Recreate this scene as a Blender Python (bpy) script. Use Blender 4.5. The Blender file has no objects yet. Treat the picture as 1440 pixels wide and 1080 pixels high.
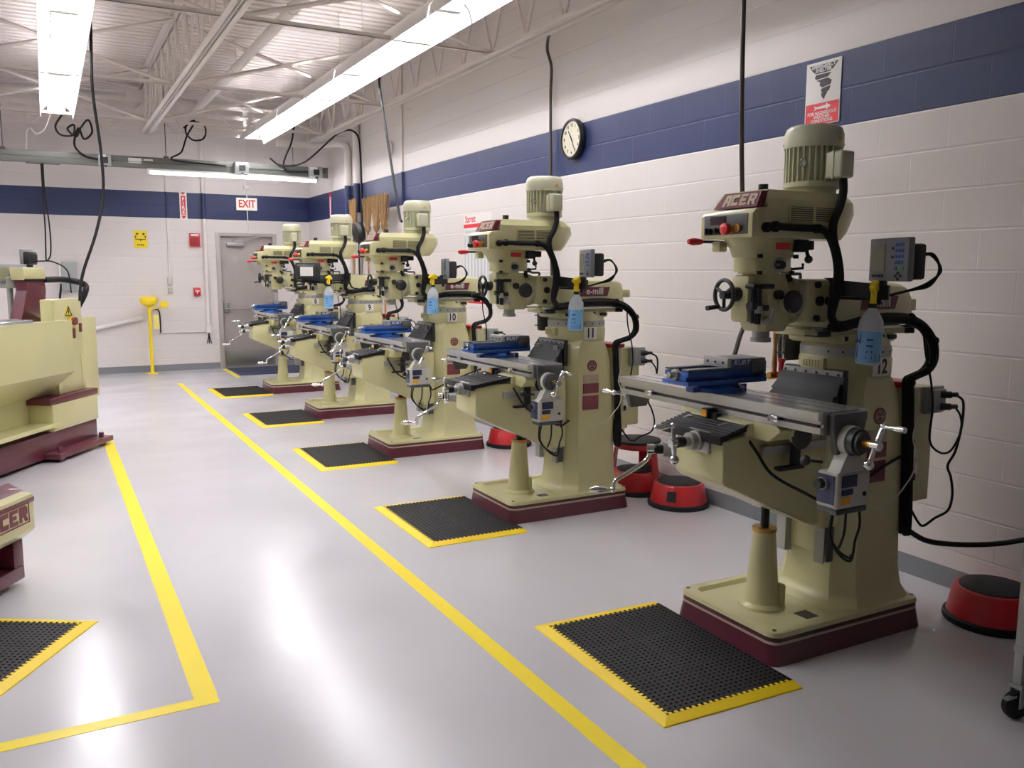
import bpy, bmesh, math, random
from mathutils import Vector, Matrix
random.seed(7)
scene = bpy.context.scene
COL = scene.collection
PI = math.pi

# ------------------------------------------------------------------ materials
def srgb(c):
    if isinstance(c, str):
        c = [int(c[i:i+2], 16) for i in (0, 2, 4)]
    return tuple(((v/255)/12.92 if v/255 <= .04045 else ((v/255+.055)/1.055)**2.4) for v in c) + (1.0,)

def principled(name, col, rough=.5, metal=0., coat=0., spec=.5, noise=0., nscale=8., bump=0., bscale=60., trans=0., emit=None, estr=0., alpha=1.):
    m = bpy.data.materials.new(name); m.use_nodes = True
    nt = m.node_tree; b = nt.nodes['Principled BSDF']
    b.inputs['Base Color'].default_value = srgb(col)
    b.inputs['Roughness'].default_value = rough
    b.inputs['Metallic'].default_value = metal
    b.inputs['Coat Weight'].default_value = coat
    b.inputs['Specular IOR Level'].default_value = spec
    b.inputs['Transmission Weight'].default_value = trans
    b.inputs['Alpha'].default_value = alpha
    if emit is not None:
        b.inputs['Emission Color'].default_value = srgb(emit); b.inputs['Emission Strength'].default_value = estr
    if noise or bump:
        tc = nt.nodes.new('ShaderNodeTexCoord')
    if noise:
        n = nt.nodes.new('ShaderNodeTexNoise'); n.inputs['Scale'].default_value = nscale; n.inputs['Detail'].default_value = 3
        nt.links.new(tc.outputs['Object'], n.inputs['Vector'])
        mx = nt.nodes.new('ShaderNodeMix'); mx.data_type = 'RGBA'; mx.blend_type = 'MULTIPLY'
        rp = nt.nodes.new('ShaderNodeMapRange'); rp.inputs['To Min'].default_value = 1-noise; rp.inputs['To Max'].default_value = 1.0
        rp.inputs['From Min'].default_value = .3; rp.inputs['From Max'].default_value = .7
        nt.links.new(n.outputs['Fac'], rp.inputs['Value'])
        mx.inputs['Factor'].default_value = 1
        mx.inputs['A'].default_value = srgb(col); nt.links.new(rp.outputs['Result'], mx.inputs['B'])
        nt.links.new(mx.outputs['Result'], b.inputs['Base Color'])
    if bump:
        n2 = nt.nodes.new('ShaderNodeTexNoise'); n2.inputs['Scale'].default_value = bscale; n2.inputs['Detail'].default_value = 2
        nt.links.new(tc.outputs['Object'], n2.inputs['Vector'])
        bp = nt.nodes.new('ShaderNodeBump'); bp.inputs['Strength'].default_value = bump; bp.inputs['Distance'].default_value = .002
        nt.links.new(n2.outputs['Fac'], bp.inputs['Height']); nt.links.new(bp.outputs['Normal'], b.inputs['Normal'])
    return m

M = {}
M['cream'] = principled('cream_enamel', 'CAC696', .32, coat=.25, noise=.05, nscale=3, bump=.12, bscale=90)
M['cream_motor'] = principled('motor_enamel', 'C9C9AE', .35, noise=.04)
M['maroon'] = principled('maroon_enamel', '541B2B', .35, coat=.2, noise=.08)
M['maroon_dark'] = principled('maroon_stripe', '45202A', .4)
M['tan_stripe'] = principled('tan_stripe', 'B8A690', .45)
M['badge'] = principled('badge_maroon', '6A2633', .35)
M['steel'] = principled('ground_steel', 'CACCCE', .24, metal=.75, noise=.08, nscale=14, bump=.0)
M['cast'] = principled('grey_cast_iron', '55585A', .45, metal=.4, noise=.15)
M['chrome'] = principled('chrome', 'E4E6E8', .08, metal=1.)
M['alu'] = principled('aluminium', 'ACACAA', .42, metal=.55)
M['black'] = principled('black_plastic', '1B1B1E', .45)
M['black_metal'] = principled('black_oxide', '232427', .38, metal=.3)
M['rubber'] = principled('black_rubber', '1C1C1F', .65, spec=.3, noise=.1)
M['rubber_grey'] = principled('grey_rubber_sheet', '2E2F33', .62, spec=.25, noise=.1, nscale=20)
M['red'] = principled('red_plastic', 'C8262A', .35)
M['red_enamel'] = principled('red_enamel', 'B01822', .38, coat=.2)
M['vise_blue'] = principled('blue_enamel', '174C9C', .35, coat=.2)
M['vise_steel'] = principled('vise_steel', '66686B', .38, metal=.7, noise=.1)
M['white'] = principled('white_plastic', 'E4E2DC', .5)
M['pale_grey'] = principled('pale_grey_plastic', 'BDBDB4', .45)
M['grey_box'] = principled('grey_metal_box', '9B9F9E', .5, metal=.2)
M['navy_panel'] = principled('navy_panel', '20294F', .35)
M['yellow'] = principled('yellow_plastic', 'EFD21B', .4)
M['yellow_rubber'] = principled('yellow_rubber', 'F0D018', .5)
M['orange_tag'] = principled('orange_tag', 'E8A31C', .5)
M['screen'] = principled('lcd_screen', '8E8C72', .25)
M['dark_screen'] = principled('dark_display', '2A1015', .2)
M['key_blue'] = principled('blue_keys', '3A58A8', .45)
M['key_green'] = principled('green_key', '2F9E6A', .45)
M['dro_case'] = principled('readout_grey', '7A7A80', .45)
M['brass'] = principled('brass', 'B98F4A', .3, metal=.85)
M['wood'] = principled('handle_wood', 'A9764A', .55, noise=.2, nscale=30)
M['straw'] = principled('broom_straw', '94744B', .85, noise=.35, nscale=60, bump=.6, bscale=150)
M['bottle'] = principled('translucent_bottle', 'D3DCE6', .35, trans=.25)
M['liquid'] = principled('blue_cleaner', '7FB6E6', .3)
M['bottle_print'] = principled('blue_print', '2A4A92', .5)
M['cable'] = principled('black_cable', '171618', .65, spec=.25)
M['cable_brown'] = principled('dark_brown_conduit', '3E332D', .5)
M['cable_white'] = principled('white_cable', 'D8D4CC', .5)
M['pipe'] = principled('painted_pipe', 'E6E1DC', .5)
M['roof_paint'] = principled('roof_steel_paint', 'E2DAD4', .6, noise=.04)
M['brushed'] = principled('brushed_steel', '8C8A87', .35, metal=.7, noise=.06)
M['door_paint'] = principled('door_grey', '9E9692', .45, noise=.04)
M['door_frame'] = principled('door_frame_paint', 'ABA4A0', .45)
M['baseboard'] = principled('baseboard_vinyl', '74777B', .5)
M['busway'] = principled('busway_grey_green', '656762', .45)
M['tape'] = principled('yellow_floor_tape', 'F6DE1C', .35)
M['sign_yellow'] = principled('sign_yellow', 'EBD022', .5)
M['sign_red'] = principled('sign_red', 'C4202C', .5)
M['sign_white'] = principled('sign_white', 'E8E6E2', .5)
M['ink'] = principled('black_ink', '17171A', .5)
M['ink_grey'] = principled('grey_ink', '8E9196', .6)
M['clock_face'] = principled('clock_face', 'E9E3CE', .45)
M['exit_white'] = principled('exit_panel', 'E9E4DA', .5, emit='FFF6EA', estr=.25)
M['reflector'] = principled('white_reflector', 'F2F1EE', .4)
M['tube'] = principled('fluorescent_tube', 'FFFFFF', .5, emit=(252, 250, 255), estr=44.)
M['tube2'] = principled('strip_light_tube', 'FFFFFF', .5, emit=(252, 250, 255), estr=16.)
M['navy_mat'] = principled('navy_carpet', '2E3550', .9, noise=.25, nscale=120, bump=.4, bscale=200)
M['mat_black'] = principled('mat_black_rubber', '19191C', .65, spec=.3, noise=.1)
M['pit'] = principled('mat_pit', '19191C', .8, spec=.2)
M['grille'] = principled('grille_shadow', '3A3B34', .6)
M['led_red'] = principled('red_display', '33141A', .2)

# ------------------------------------------------------------------ mesh builder
class MB:
    def __init__(s):
        s.bm = bmesh.new(); s.mi = 0; s.X = Matrix.Identity(4)
    def v(s, p): return s.bm.verts.new(s.X @ Vector(p))
    def f(s, vs):
        try:
            fc = s.bm.faces.new(vs); fc.material_index = s.mi; fc.smooth = True; return fc
        except ValueError:
            return None
    def box(s, a, b, bev=0., seg=2):
        (x0, y0, z0), (x1, y1, z1) = a, b
        x0, x1 = min(x0, x1), max(x0, x1); y0, y1 = min(y0, y1), max(y0, y1); z0, z1 = min(z0, z1), max(z0, z1)
        vs = [s.v(p) for p in ((x0,y0,z0),(x1,y0,z0),(x1,y1,z0),(x0,y1,z0),(x0,y0,z1),(x1,y0,z1),(x1,y1,z1),(x0,y1,z1))]
        fs = [s.f([vs[i] for i in q]) for q in ((3,2,1,0),(4,5,6,7),(0,1,5,4),(1,2,6,5),(2,3,7,6),(3,0,4,7))]
        if bev > 0: s._bev(fs, min(bev, .49*min(x1-x0, y1-y0, z1-z0)), seg)
        return s
    def _bev(s, fs, w, seg=2):
        es = {e for f in fs if f for e in f.edges}
        r = bmesh.ops.bevel(s.bm, geom=list(es), offset=w, segments=seg, profile=.5, affect='EDGES', clamp_overlap=True)
        for f in r['faces']: f.material_index = s.mi; f.smooth = True
    def cyl(s, p0, p1, r0, r1=None, n=20, cap=True):
        r1 = r0 if r1 is None else r1
        p0, p1 = Vector(p0), Vector(p1); d = (p1-p0).normalized()
        a = Vector((0,0,1)) if abs(d.z) < .9 else Vector((1,0,0))
        u = d.cross(a).normalized(); w = d.cross(u)
        A = [s.v(p0+r0*(math.cos(2*PI*i/n)*u+math.sin(2*PI*i/n)*w)) for i in range(n)]
        B = [s.v(p1+r1*(math.cos(2*PI*i/n)*u+math.sin(2*PI*i/n)*w)) for i in range(n)]
        for i in range(n): s.f([A[i], B[i], B[(i+1)%n], A[(i+1)%n]])
        if cap: s.f(A); s.f(B[::-1])
        return s
    def lathe(s, prof, o=(0,0,0), d=(0,0,1), n=28, cap=True):
        o, d = Vector(o), Vector(d).normalized()
        a = Vector((0,0,1)) if abs(d.z) < .9 else Vector((1,0,0))
        u = d.cross(a).normalized(); w = d.cross(u)
        rings = []
        for r, h in prof:
            rings.append([s.v(o+d*h+max(r, 1e-5)*(math.cos(2*PI*i/n)*u+math.sin(2*PI*i/n)*w)) for i in range(n)])
        for A, B in zip(rings, rings[1:]):
            for i in range(n): s.f([A[i], B[i], B[(i+1)%n], A[(i+1)%n]])
        if cap: s.f(rings[0]); s.f(rings[-1][::-1])
        return s
    def ball(s, c, r, n=14):
        return s.lathe([(r*math.sin(PI*i/8), -r*math.cos(PI*i/8)) for i in range(9)], c, n=n, cap=False)
    def tube(s, pts, r, n=8, smooth=6, cap=True):
        P = [Vector(p) for p in pts]
        if smooth and len(P) > 2:
            Q = []
            E = [2*P[0]-P[1]]+P+[2*P[-1]-P[-2]]
            for i in range(1, len(E)-2):
                a, b, c, d = E[i-1], E[i], E[i+1], E[i+2]
                for k in range(smooth):
                    t = k/smooth
                    Q.append(.5*((2*b)+(c-a)*t+(2*a-5*b+4*c-d)*t*t+(3*b-a-3*c+d)*t**3))
            Q.append(P[-1]); P = Q
        rings = []; pu = None
        for i, p in enumerate(P):
            d = (P[min(i+1, len(P)-1)]-P[max(i-1, 0)]).normalized()
            if pu is None:
                a = Vector((0,0,1)) if abs(d.z) < .9 else Vector((1,0,0)); pu = d.cross(a).normalized()
            else:
                pu = (pu-d*pu.dot(d)).normalized()
            w = d.cross(pu)
            rr = r(i/(len(P)-1)) if callable(r) else r
            rings.append([s.v(p+rr*(math.cos(2*PI*k/n)*pu+math.sin(2*PI*k/n)*w)) for k in range(n)])
        for A, B in zip(rings, rings[1:]):
            for k in range(n): s.f([A[k], A[(k+1)%n], B[(k+1)%n], B[k]])
        if cap: s.f(rings[0][::-1]); s.f(rings[-1])
        return s
    def prism(s, poly, ax, d0, d1, bev=0., seg=2):
        """polygon in the plane across axis ax (x:(y,z) y:(x,z) z:(x,y)) from d0 to d1"""
        def P(a, b, d): return (d, a, b) if ax == 'x' else ((a, d, b) if ax == 'y' else (a, b, d))
        A = [s.v(P(a, b, d0)) for a, b in poly]; B = [s.v(P(a, b, d1)) for a, b in poly]
        n = len(poly); fs = [s.f([A[i], A[(i+1)%n], B[(i+1)%n], B[i]]) for i in range(n)]
        fs += [s.f(A[::-1]), s.f(B)]
        if bev: s._bev(fs, bev, seg)
        return s
    def loft(s, loops, cap=True):
        R = [[s.v(p) for p in L] for L in loops]; n = len(R[0])
        for A, B in zip(R, R[1:]):
            for i in range(n): s.f([A[i], A[(i+1)%n], B[(i+1)%n], B[i]])
        if cap: s.f(R[0][::-1]); s.f(R[-1])
        return R
    def quad(s, a, b, c, d): s.f([s.v(p) for p in (a, b, c, d)]); return s
    def build(s, name, mats, parent=None, ang=35, loc=None):
        bmesh.ops.recalc_face_normals(s.bm, faces=s.bm.faces)
        me = bpy.data.meshes.new(name); s.bm.to_mesh(me); s.bm.free()
        for m in (mats if isinstance(mats, (list, tuple)) else [mats]): me.materials.append(M[m] if isinstance(m, str) else m)
        me.set_sharp_from_angle(angle=math.radians(ang))
        o = bpy.data.objects.new(name, me); COL.objects.link(o)
        if parent is not None: o.parent = parent
        if loc is not None: o.location = loc
        return o

def rrect(x0, x1, y0, y1, r, z, n=4):
    pts = []
    for cx, cy, a0 in ((x1-r, y1-r, 0), (x0+r, y1-r, 90), (x0+r, y0+r, 180), (x1-r, y0+r, 270)):
        for k in range(n+1):
            a = math.radians(a0+90*k/n); pts.append((cx+r*math.cos(a), cy+r*math.sin(a), z))
    return pts

def frame(o, xd, yd):
    """matrix with origin o, x axis xd, y axis yd (text plane)"""
    x = Vector(xd).normalized(); y = Vector(yd); y = (y-x*y.dot(x)).normalized(); z = x.cross(y)
    m = Matrix((x, y, z)).transposed().to_4x4(); m.translation = Vector(o); return m

def text(name, body, size, o, xd, yd, mat, parent=None, ext=.0008, bold=0., sx=1., align='CENTER', spacing=1., shear=0., lsp=1.):
    cu = bpy.data.curves.new(name, 'FONT'); cu.body = body; cu.size = size; cu.extrude = ext; cu.offset = bold
    cu.align_x = align; cu.align_y = 'CENTER'; cu.space_character = spacing; cu.shear = shear; cu.resolution_u = 3; cu.space_line = lsp
    t = bpy.data.objects.new(name+'_tmp', cu); COL.objects.link(t)
    dg = bpy.context.evaluated_depsgraph_get(); dg.update()
    me = bpy.data.meshes.new_from_object(t.evaluated_get(dg)); bpy.data.objects.remove(t); bpy.data.curves.remove(cu)
    me.transform(frame(o, xd, yd) @ Matrix.Diagonal((sx, 1, 1, 1)))
    me.materials.clear(); me.materials.append(M[mat]); me.name = name
    ob = bpy.data.objects.new(name, me); COL.objects.link(ob)
    if parent is not None: ob.parent = parent
    return ob

LETTERS = {'A': [(0,0),(.22,1),(.9,1),(.9,0),(.6,0),(.6,.3),(.42,.3),(.34,0)], 'C': [(0,0),(0,1),(.85,1),(.85,.7),(.3,.7),(.3,.3),(.85,.3),(.85,0)],
    'E': [(0,0),(0,1),(.85,1),(.85,.76),(.3,.76),(.3,.62),(.7,.62),(.7,.38),(.3,.38),(.3,.24),(.85,.24),(.85,0)], 'R': [(0,0),(0,1),(.7,1),(.88,.85),(.88,.5),(.72,.38),(.9,0),(.58,0),(.42,.32),(.3,.32),(.3,0)]}
HOLES = {'A': [(.46,.52),(.5,.72),(.6,.72),(.6,.52)], 'R': [(.3,.56),(.3,.76),(.58,.76),(.58,.56)]}
def block_letters(name, word, h, w, o, xd, yd, mat, parent, ext=.003, hole=None, gap=.08):
    m = frame(o, xd, yd); b = MB(); b.X = m; tot = len(word)*w+(len(word)-1)*gap*w
    for i, ch in enumerate(word):
        x0 = -tot/2+i*w*(1+gap)
        b.prism([(x0+x*w/.9, (y-.5)*h) for x, y in LETTERS[ch]], 'z', 0, ext)
    ob = b.build(name, [mat], parent)
    if hole:
        b = MB(); b.X = m
        for i, ch in enumerate(word):
            x0 = -tot/2+i*w*(1+gap)
            if ch in HOLES: b.prism([(x0+x*w/.9, (y-.5)*h) for x, y in HOLES[ch]], 'z', ext*.9, ext*1.05)
        b.build('letter_counter', hole, ob)
    return ob

def tag(o, label, cat, group=None):
    o['label'] = label; o['category'] = cat
    if group: o['group'] = group
    return o

def thing(name, label, cat, loc=(0,0,0), rz=0., group=None):
    o = bpy.data.objects.new(name, None); COL.objects.link(o); o.empty_display_size = .1
    o.location = loc; o.rotation_euler = (0, 0, rz)
    return tag(o, label, cat, group)

def struct(o): o['kind'] = 'structure'; return o

def copy_tree(o, parent=None, skip=()):
    c = o.copy(); COL.objects.link(c)
    if parent is not None: c.parent = parent
    for ch in list(o.children):
        if ch.name.split('.')[0] not in skip: copy_tree(ch, c, skip)
    return c
EXPOSURE = 0.32
# ------------------------------------------------------------------ measurements of the room
XW, YD, ZC = 4.0, 14.724, 4.28           # right wall, back wall, roof deck
ZB, ZT = 2.429, 2.835                    # navy band
XL, YF = -7.5, -12.0                      # left wall, wall behind the viewer

def wall_material(name, axis):
    m = bpy.data.materials.new(name); m.use_nodes = True; nt = m.node_tree; b = nt.nodes['Principled BSDF']
    L = nt.links.new; N = nt.nodes.new
    tc = N('ShaderNodeTexCoord'); sp = N('ShaderNodeSeparateXYZ'); L(tc.outputs['Object'], sp.inputs['Vector'])
    cb = N('ShaderNodeCombineXYZ'); L(sp.outputs[axis], cb.inputs['X'])
    ad = N('ShaderNodeMath'); ad.operation = 'ADD'; ad.inputs[1].default_value = .0094; L(sp.outputs['Z'], ad.inputs[0]); L(ad.outputs[0], cb.inputs['Y'])
    br = N('ShaderNodeTexBrick'); br.inputs['Scale'].default_value = 1.; br.inputs['Brick Width'].default_value = .4064; br.inputs['Row Height'].default_value = .2032
    br.inputs['Mortar Size'].default_value = .0042; br.inputs['Mortar Smooth'].default_value = .6; br.offset = .5
    L(cb.outputs[0], br.inputs['Vector'])
    def step(v, op):
        n = N('ShaderNodeMath'); n.operation = op; n.inputs[1].default_value = v; L(sp.outputs['Z'], n.inputs[0]); return n
    g, l = step(ZB, 'GREATER_THAN'), step(ZT, 'LESS_THAN')
    mu = N('ShaderNodeMath'); mu.operation = 'MULTIPLY'; L(g.outputs[0], mu.inputs[0]); L(l.outputs[0], mu.inputs[1])
    mx = N('ShaderNodeMix'); mx.data_type = 'RGBA'; mx.inputs['A'].default_value = srgb('DDD7D4'); mx.inputs['B'].default_value = srgb('1E2A52')
    L(mu.outputs[0], mx.inputs['Factor']); L(mx.outputs['Result'], b.inputs['Base Color'])
    b.inputs['Roughness'].default_value = .42; b.inputs['Specular IOR Level'].default_value = .4
    dv = N('ShaderNodeMath'); dv.operation = 'DIVIDE'; dv.inputs[1].default_value = .2032; L(ad.outputs[0], dv.inputs[0])
    fr = N('ShaderNodeMath'); fr.operation = 'FRACT'; L(dv.outputs[0], fr.inputs[0])
    hs = N('ShaderNodeMath'); hs.operation = 'SUBTRACT'; hs.inputs[1].default_value = .5; L(fr.outputs[0], hs.inputs[0])
    hb = N('ShaderNodeMath'); hb.operation = 'ABSOLUTE'; L(hs.outputs[0], hb.inputs[0])
    hr = N('ShaderNodeMapRange'); hr.inputs['From Min'].default_value = .465; hr.inputs['From Max'].default_value = .49; L(hb.outputs[0], hr.inputs['Value'])
    bq = N('ShaderNodeMath'); bq.operation = 'MULTIPLY'; bq.inputs[1].default_value = .4; L(br.outputs['Fac'], bq.inputs[0])
    bx = N('ShaderNodeMath'); bx.operation = 'MAXIMUM'; L(hr.outputs['Result'], bx.inputs[0]); L(bq.outputs[0], bx.inputs[1])
    no = N('ShaderNodeTexNoise'); no.inputs['Scale'].default_value = 55; no.inputs['Detail'].default_value = 4; L(tc.outputs['Object'], no.inputs['Vector'])
    sc = N('ShaderNodeMath'); sc.operation = 'MULTIPLY'; sc.inputs[1].default_value = .22; L(no.outputs['Fac'], sc.inputs[0])
    iv = N('ShaderNodeMath'); iv.operation = 'SUBTRACT'; L(sc.outputs[0], iv.inputs[0]); L(bx.outputs[0], iv.inputs[1])
    bp = N('ShaderNodeBump'); bp.inputs['Strength'].default_value = .42; bp.inputs['Distance'].default_value = .005
    L(iv.outputs[0], bp.inputs['Height']); L(bp.outputs['Normal'], b.inputs['Normal'])
    return m
M['wall_y'] = wall_material('painted_block_side', 'Y'); M['wall_x'] = wall_material('painted_block_end', 'X')

def floor_material():
    m = principled('epoxy_floor', 'BDB9BE', .2, coat=.0, spec=.55); nt = m.node_tree; b = nt.nodes['Principled BSDF']; L = nt.links.new
    tc = nt.nodes.new('ShaderNodeTexCoord')
    n = nt.nodes.new('ShaderNodeTexNoise'); n.inputs['Scale'].default_value = 1.3; n.inputs['Detail'].default_value = 6; L(tc.outputs['Object'], n.inputs['Vector'])
    r = nt.nodes.new('ShaderNodeMapRange'); r.inputs['From Min'].default_value = .3; r.inputs['From Max'].default_value = .7
    r.inputs['To Min'].default_value = .16; r.inputs['To Max'].default_value = .27; L(n.outputs['Fac'], r.inputs['Value']); L(r.outputs['Result'], b.inputs['Roughness'])
    mx = nt.nodes.new('ShaderNodeMix'); mx.data_type = 'RGBA'; mx.inputs['A'].default_value = srgb('C6C4C9'); mx.inputs['B'].default_value = srgb('CFCDD2'); L(n.outputs['Fac'], mx.inputs['Factor']); L(mx.outputs['Result'], b.inputs['Base Color'])
    n2 = nt.nodes.new('ShaderNodeTexNoise'); n2.inputs['Scale'].default_value = 7; n2.inputs['Detail'].default_value = 3; L(tc.outputs['Object'], n2.inputs['Vector'])
    bp = nt.nodes.new('ShaderNodeBump'); bp.inputs['Strength'].default_value = .12; bp.inputs['Distance'].default_value = .004; L(n2.outputs['Fac'], bp.inputs['Height']); L(bp.outputs['Normal'], b.inputs['Normal'])
    return m
M['floor'] = floor_material()

def slab(name, a, b, mat): return struct(MB().box(a, b).build(name, mat))
slab('floor', (XL, YF, -.15), (XW, YD, 0), 'floor')
slab('wall_right', (XW, YF, -.15), (XW+.2, YD+.2, ZC+.2), 'wall_y')
slab('wall_left', (XL-.2, YF, -.15), (XL, YD+.2, ZC+.2), 'wall_y')
slab('wall_front', (XL-.2, YF-.2, -.15), (XW+.2, YF, ZC+.2), 'wall_x')
DX0, DX1, DH = 2.53, 3.37, 2.165          # door leaf
b = MB(); b.box((XL, YD, -.15), (DX0-.07, YD+.2, ZC+.2)); b.box((DX1+.07, YD, -.15), (XW, YD+.2, ZC+.2)); b.box((DX0-.07, YD, DH+.05), (DX1+.07, YD+.2, ZC+.2)); b.box((DX0-.07, YD+.12, -.15), (DX1+.07, YD+.2, DH+.05))
struct(b.build('wall_back', 'wall_x'))
b = MB(); y = YF; pit = .152
while y < YD:
    prof = [(y, ZC), (y+.088, ZC), (y+.1, ZC+.038), (y+.14, ZC+.038), (y+pit, ZC)]
    for (ya, za), (yb, zb) in zip(prof, prof[1:]):
        b.quad((XL, ya, za), (XW, ya, za), (XW, yb, zb), (XL, yb, zb))
    y += pit
b.box((XL, YF, ZC+.045), (XW, YD, ZC+.12))
struct(b.build('ceiling', 'roof_paint', ang=10))
slab('baseboard_right', (XW-.008, YF, 0), (XW, YD, .105), 'baseboard')
b = MB(); b.box((XL, YD-.008, 0), (DX0-.07, YD, .105)); b.box((DX1+.07, YD-.008, 0), (XW-.008, YD, .105)); struct(b.build('baseboard_back', 'baseboard'))

# door in the back wall
d = MB().box((DX0, YD+.03, .012), (DX1, YD+.075, DH), .003).build('door_1', 'door_paint'); struct(d)
b = MB(); b.box((DX0-.07, YD-.02, 0), (DX0, YD+.09, DH+.055), .004); b.box((DX1, YD-.02, 0), (DX1+.07, YD+.09, DH+.055), .004); b.box((DX0, YD-.02, DH), (DX1, YD+.09, DH+.055), .004)
b.build('door_frame', 'door_frame', d)
MB().box((DX0+.02, YD+.026, .03), (DX1-.03, YD+.031, .29), .002).build('kick_plate', 'brushed', d)
MB().box((DX0, YD-.02, 0), (DX1, YD+.04, .012), .002).build('threshold', 'chrome', d)
b = MB(); b.box((DX0+.02, YD-.03, .93), (DX0+.1, YD+.03, 1.09), .006); b.tube([(DX0+.06, YD-.03, 1.0), (DX0+.1, YD-.07, .985), (DX1-.12, YD-.07, .985), (DX1-.06, YD-.03, .985)], .014, smooth=3); b.box((DX1-.12, YD-.03, .94), (DX1-.03, YD+.03, 1.03), .006)
b.build('push_bar', 'brushed', d)
b = MB(); b.box((DX0+.1, YD-.03, DH-.16), (DX0+.37, YD+.03, DH-.1), .008); b.tube([(DX0+.2, YD-.02, DH-.09), (DX0+.25, YD-.12, DH-.045), (DX0+.62, YD-.02, DH-.01)], .012, smooth=2); b.build('door_closer', 'alu', d)

# roof steel
def joist(x, y0, y1, zb, zt, label, n=16):
    b = MB()
    for sx in (-1, 1):
        b.box((x+sx*.003, y0, zb), (x+sx*.07, y1, zb+.012)); b.box((x+sx*.012, y0, zb), (x+sx*.02, y1, zb+.06))
        b.box((x+sx*.012, y0, zt-.012), (x+sx*.075, y1+.4, zt)); b.box((x+sx*.012, y0, zt-.07), (x+sx*.02, y1+.4, zt))
    k = y0; st = .62
    while k < y1-.05:
        b.tube([(x, k, zb+.03), (x, k+st/2, zt-.03)], .014, n=6, smooth=0); b.tube([(x, k+st/2, zt-.03), (x, min(k+st, y1), zb+.03)], .014, n=6, smooth=0); k += st
    o = b.build('roof_joist', 'roof_paint'); struct(o); o['label'] = label; return o
joist(1.36, YF, 13.5, 3.53, ZC-.01, 'white open web roof joist over the aisle')
joist(3.68, YF, 13.4, 3.53, ZC-.01, 'white open web roof joist along the right wall')
joist(-.96, YF, 13.4, 3.53, ZC-.01, 'white open web roof joist at left')
joist(-3.3, YF, 13.4, 3.53, ZC-.01, 'white open web roof joist further left')
# girder across the end of the room
b = MB()
for z in (4.0, 3.86): b.box((XL, 13.62, z-.02), (XW, 13.68, z+.035))
for z in (3.7, 3.6): b.box((XL, 13.66, z-.01), (XW, 13.7, z+.03))
for i in range(12):
    x = XW-.3-i*.95; b.box((x, 13.64, 3.6), (x+.05, 13.67, 4.0)); b.tube([(x+.05, 13.66, 3.6), (x+.5, 13.66, 3.98)], .016, n=6, smooth=0); b.tube([(x+.5, 13.66, 3.98), (x+.95, 13.66, 3.6)], .016, n=6, smooth=0)
b.box((1.15, 13.6, 4.02), (1.57, 13.9, 4.14)); o = struct(b.build('roof_beam', 'roof_paint')); o['label'] = 'white trussed girder across the far end of the roof'
# bridging
def bridge(y, xs):
    b = MB()
    b.box((xs[0], y, 3.535), (xs[-1]+.28 if xs[-1] < 3.7 else XW-.02, y+.035, 3.54)); b.box((xs[0], y, 3.535), (xs[-1], y+.005, 3.57))
    b.box((xs[0], y, ZC-.06), (xs[-1], y+.035, ZC-.055))
    for a, c in zip(xs, xs[1:]):
        for p, q in (((a, y+.1, 3.56), (c, y+.1, ZC-.05)), ((a, y+.16, ZC-.05), (c, y+.16, 3.56))): b.tube([p, q], .02, n=4, smooth=0)
    o = struct(b.build('roof_beam', 'roof_paint')); o['label'] = 'white angle bridging between the roof joists'
for y in (4.2, 7.1, 9.9, 12.4): bridge(y, [-3.3, -.96, 1.36, 3.68])

# overhead sprinkler pipe and its hangers
sp = thing('sprinkler_pipe', 'white overhead pipe hung in rings beside the middle roof joist', 'pipe', (2.08, 0, 3.93))
MB().cyl((0, YF+.02, 0), (0, 14.0, 0), .05).build('pipe', 'pipe', sp)
for y in (5.4, 8.0, 10.6):
    b = MB(); b.tube([(.056*math.cos(a), y, .056*math.sin(a)) for a in [k*PI/6 for k in range(13)]], .006, n=6, smooth=0); b.cyl((0, y, .056), (0, y, ZC-3.93+.005), .006, n=8); b.build('hanger', 'pipe', sp)

# fluorescent fixtures, hung in rows
ZL = 3.52
def make_fixture():
    t = thing('fluorescent_fixture', '', 'ceiling light')
    b = MB(); h = 1.205
    prof = [(-.19, 0), (-.169, .09), (-.094, .172), (-.088, .167), (-.162, .088), (-.183, 0)]
    b.prism(prof, 'y', -h, h); b.prism([(-x, z) for x, z in prof][::-1], 'y', -h, h)
    b.box((-.06, -h, .155), (.06, h, .205), .004)
    for y in (-1.1, -.4, .4, 1.1): b.box((-.095, y-.01, .16), (.095, y+.01, .17))
    b.build('reflector', 'reflector', t)
    for s in (-1, 1): MB().cyl((s*.062, -h+.03, .122), (s*.062, h-.03, .122), .0165, n=12).build('tube', 'tube', t)
    for y in (-h+.012, h-.012): MB().box((-.1, y-.014, .06), (.1, y+.014, .16), .003).build('lamp_holder', 'reflector', t)
    for y in (-.85, .85):
        b = MB(); b.tube([(.1, y, .15), (.03, y, .24), (0, y, .29)], .0035, n=5, smooth=0); b.tube([(-.1, y, .15), (-.03, y, .24), (0, y, .29)], .0035, n=5, smooth=0); b.tube([(0, y, .29), (0, y, ZC-ZL+.005)], .003, n=5, smooth=0); b.build('hanger_wire', 'roof_paint', t)
    return t
fix = make_fixture(); used = [False]
def fixture(x, y, label, group):
    o = fix if not used[0] else copy_tree(fix); used[0] = True
    o.location = (x, y, ZL); tag(o, label, 'ceiling light', group); return o
for k in range(4):
    o_f = fixture(2.85, 13.62-1.22-2.44*k, ['lit twin tube fixture at the far end of the right row, nearest the corner', 'second lit twin tube fixture from the far end of the right row', 'third lit twin tube fixture from the far end of the right row', 'lit twin tube fixture at the near end of the right row'][k], 'right row of fluorescent fixtures')
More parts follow.
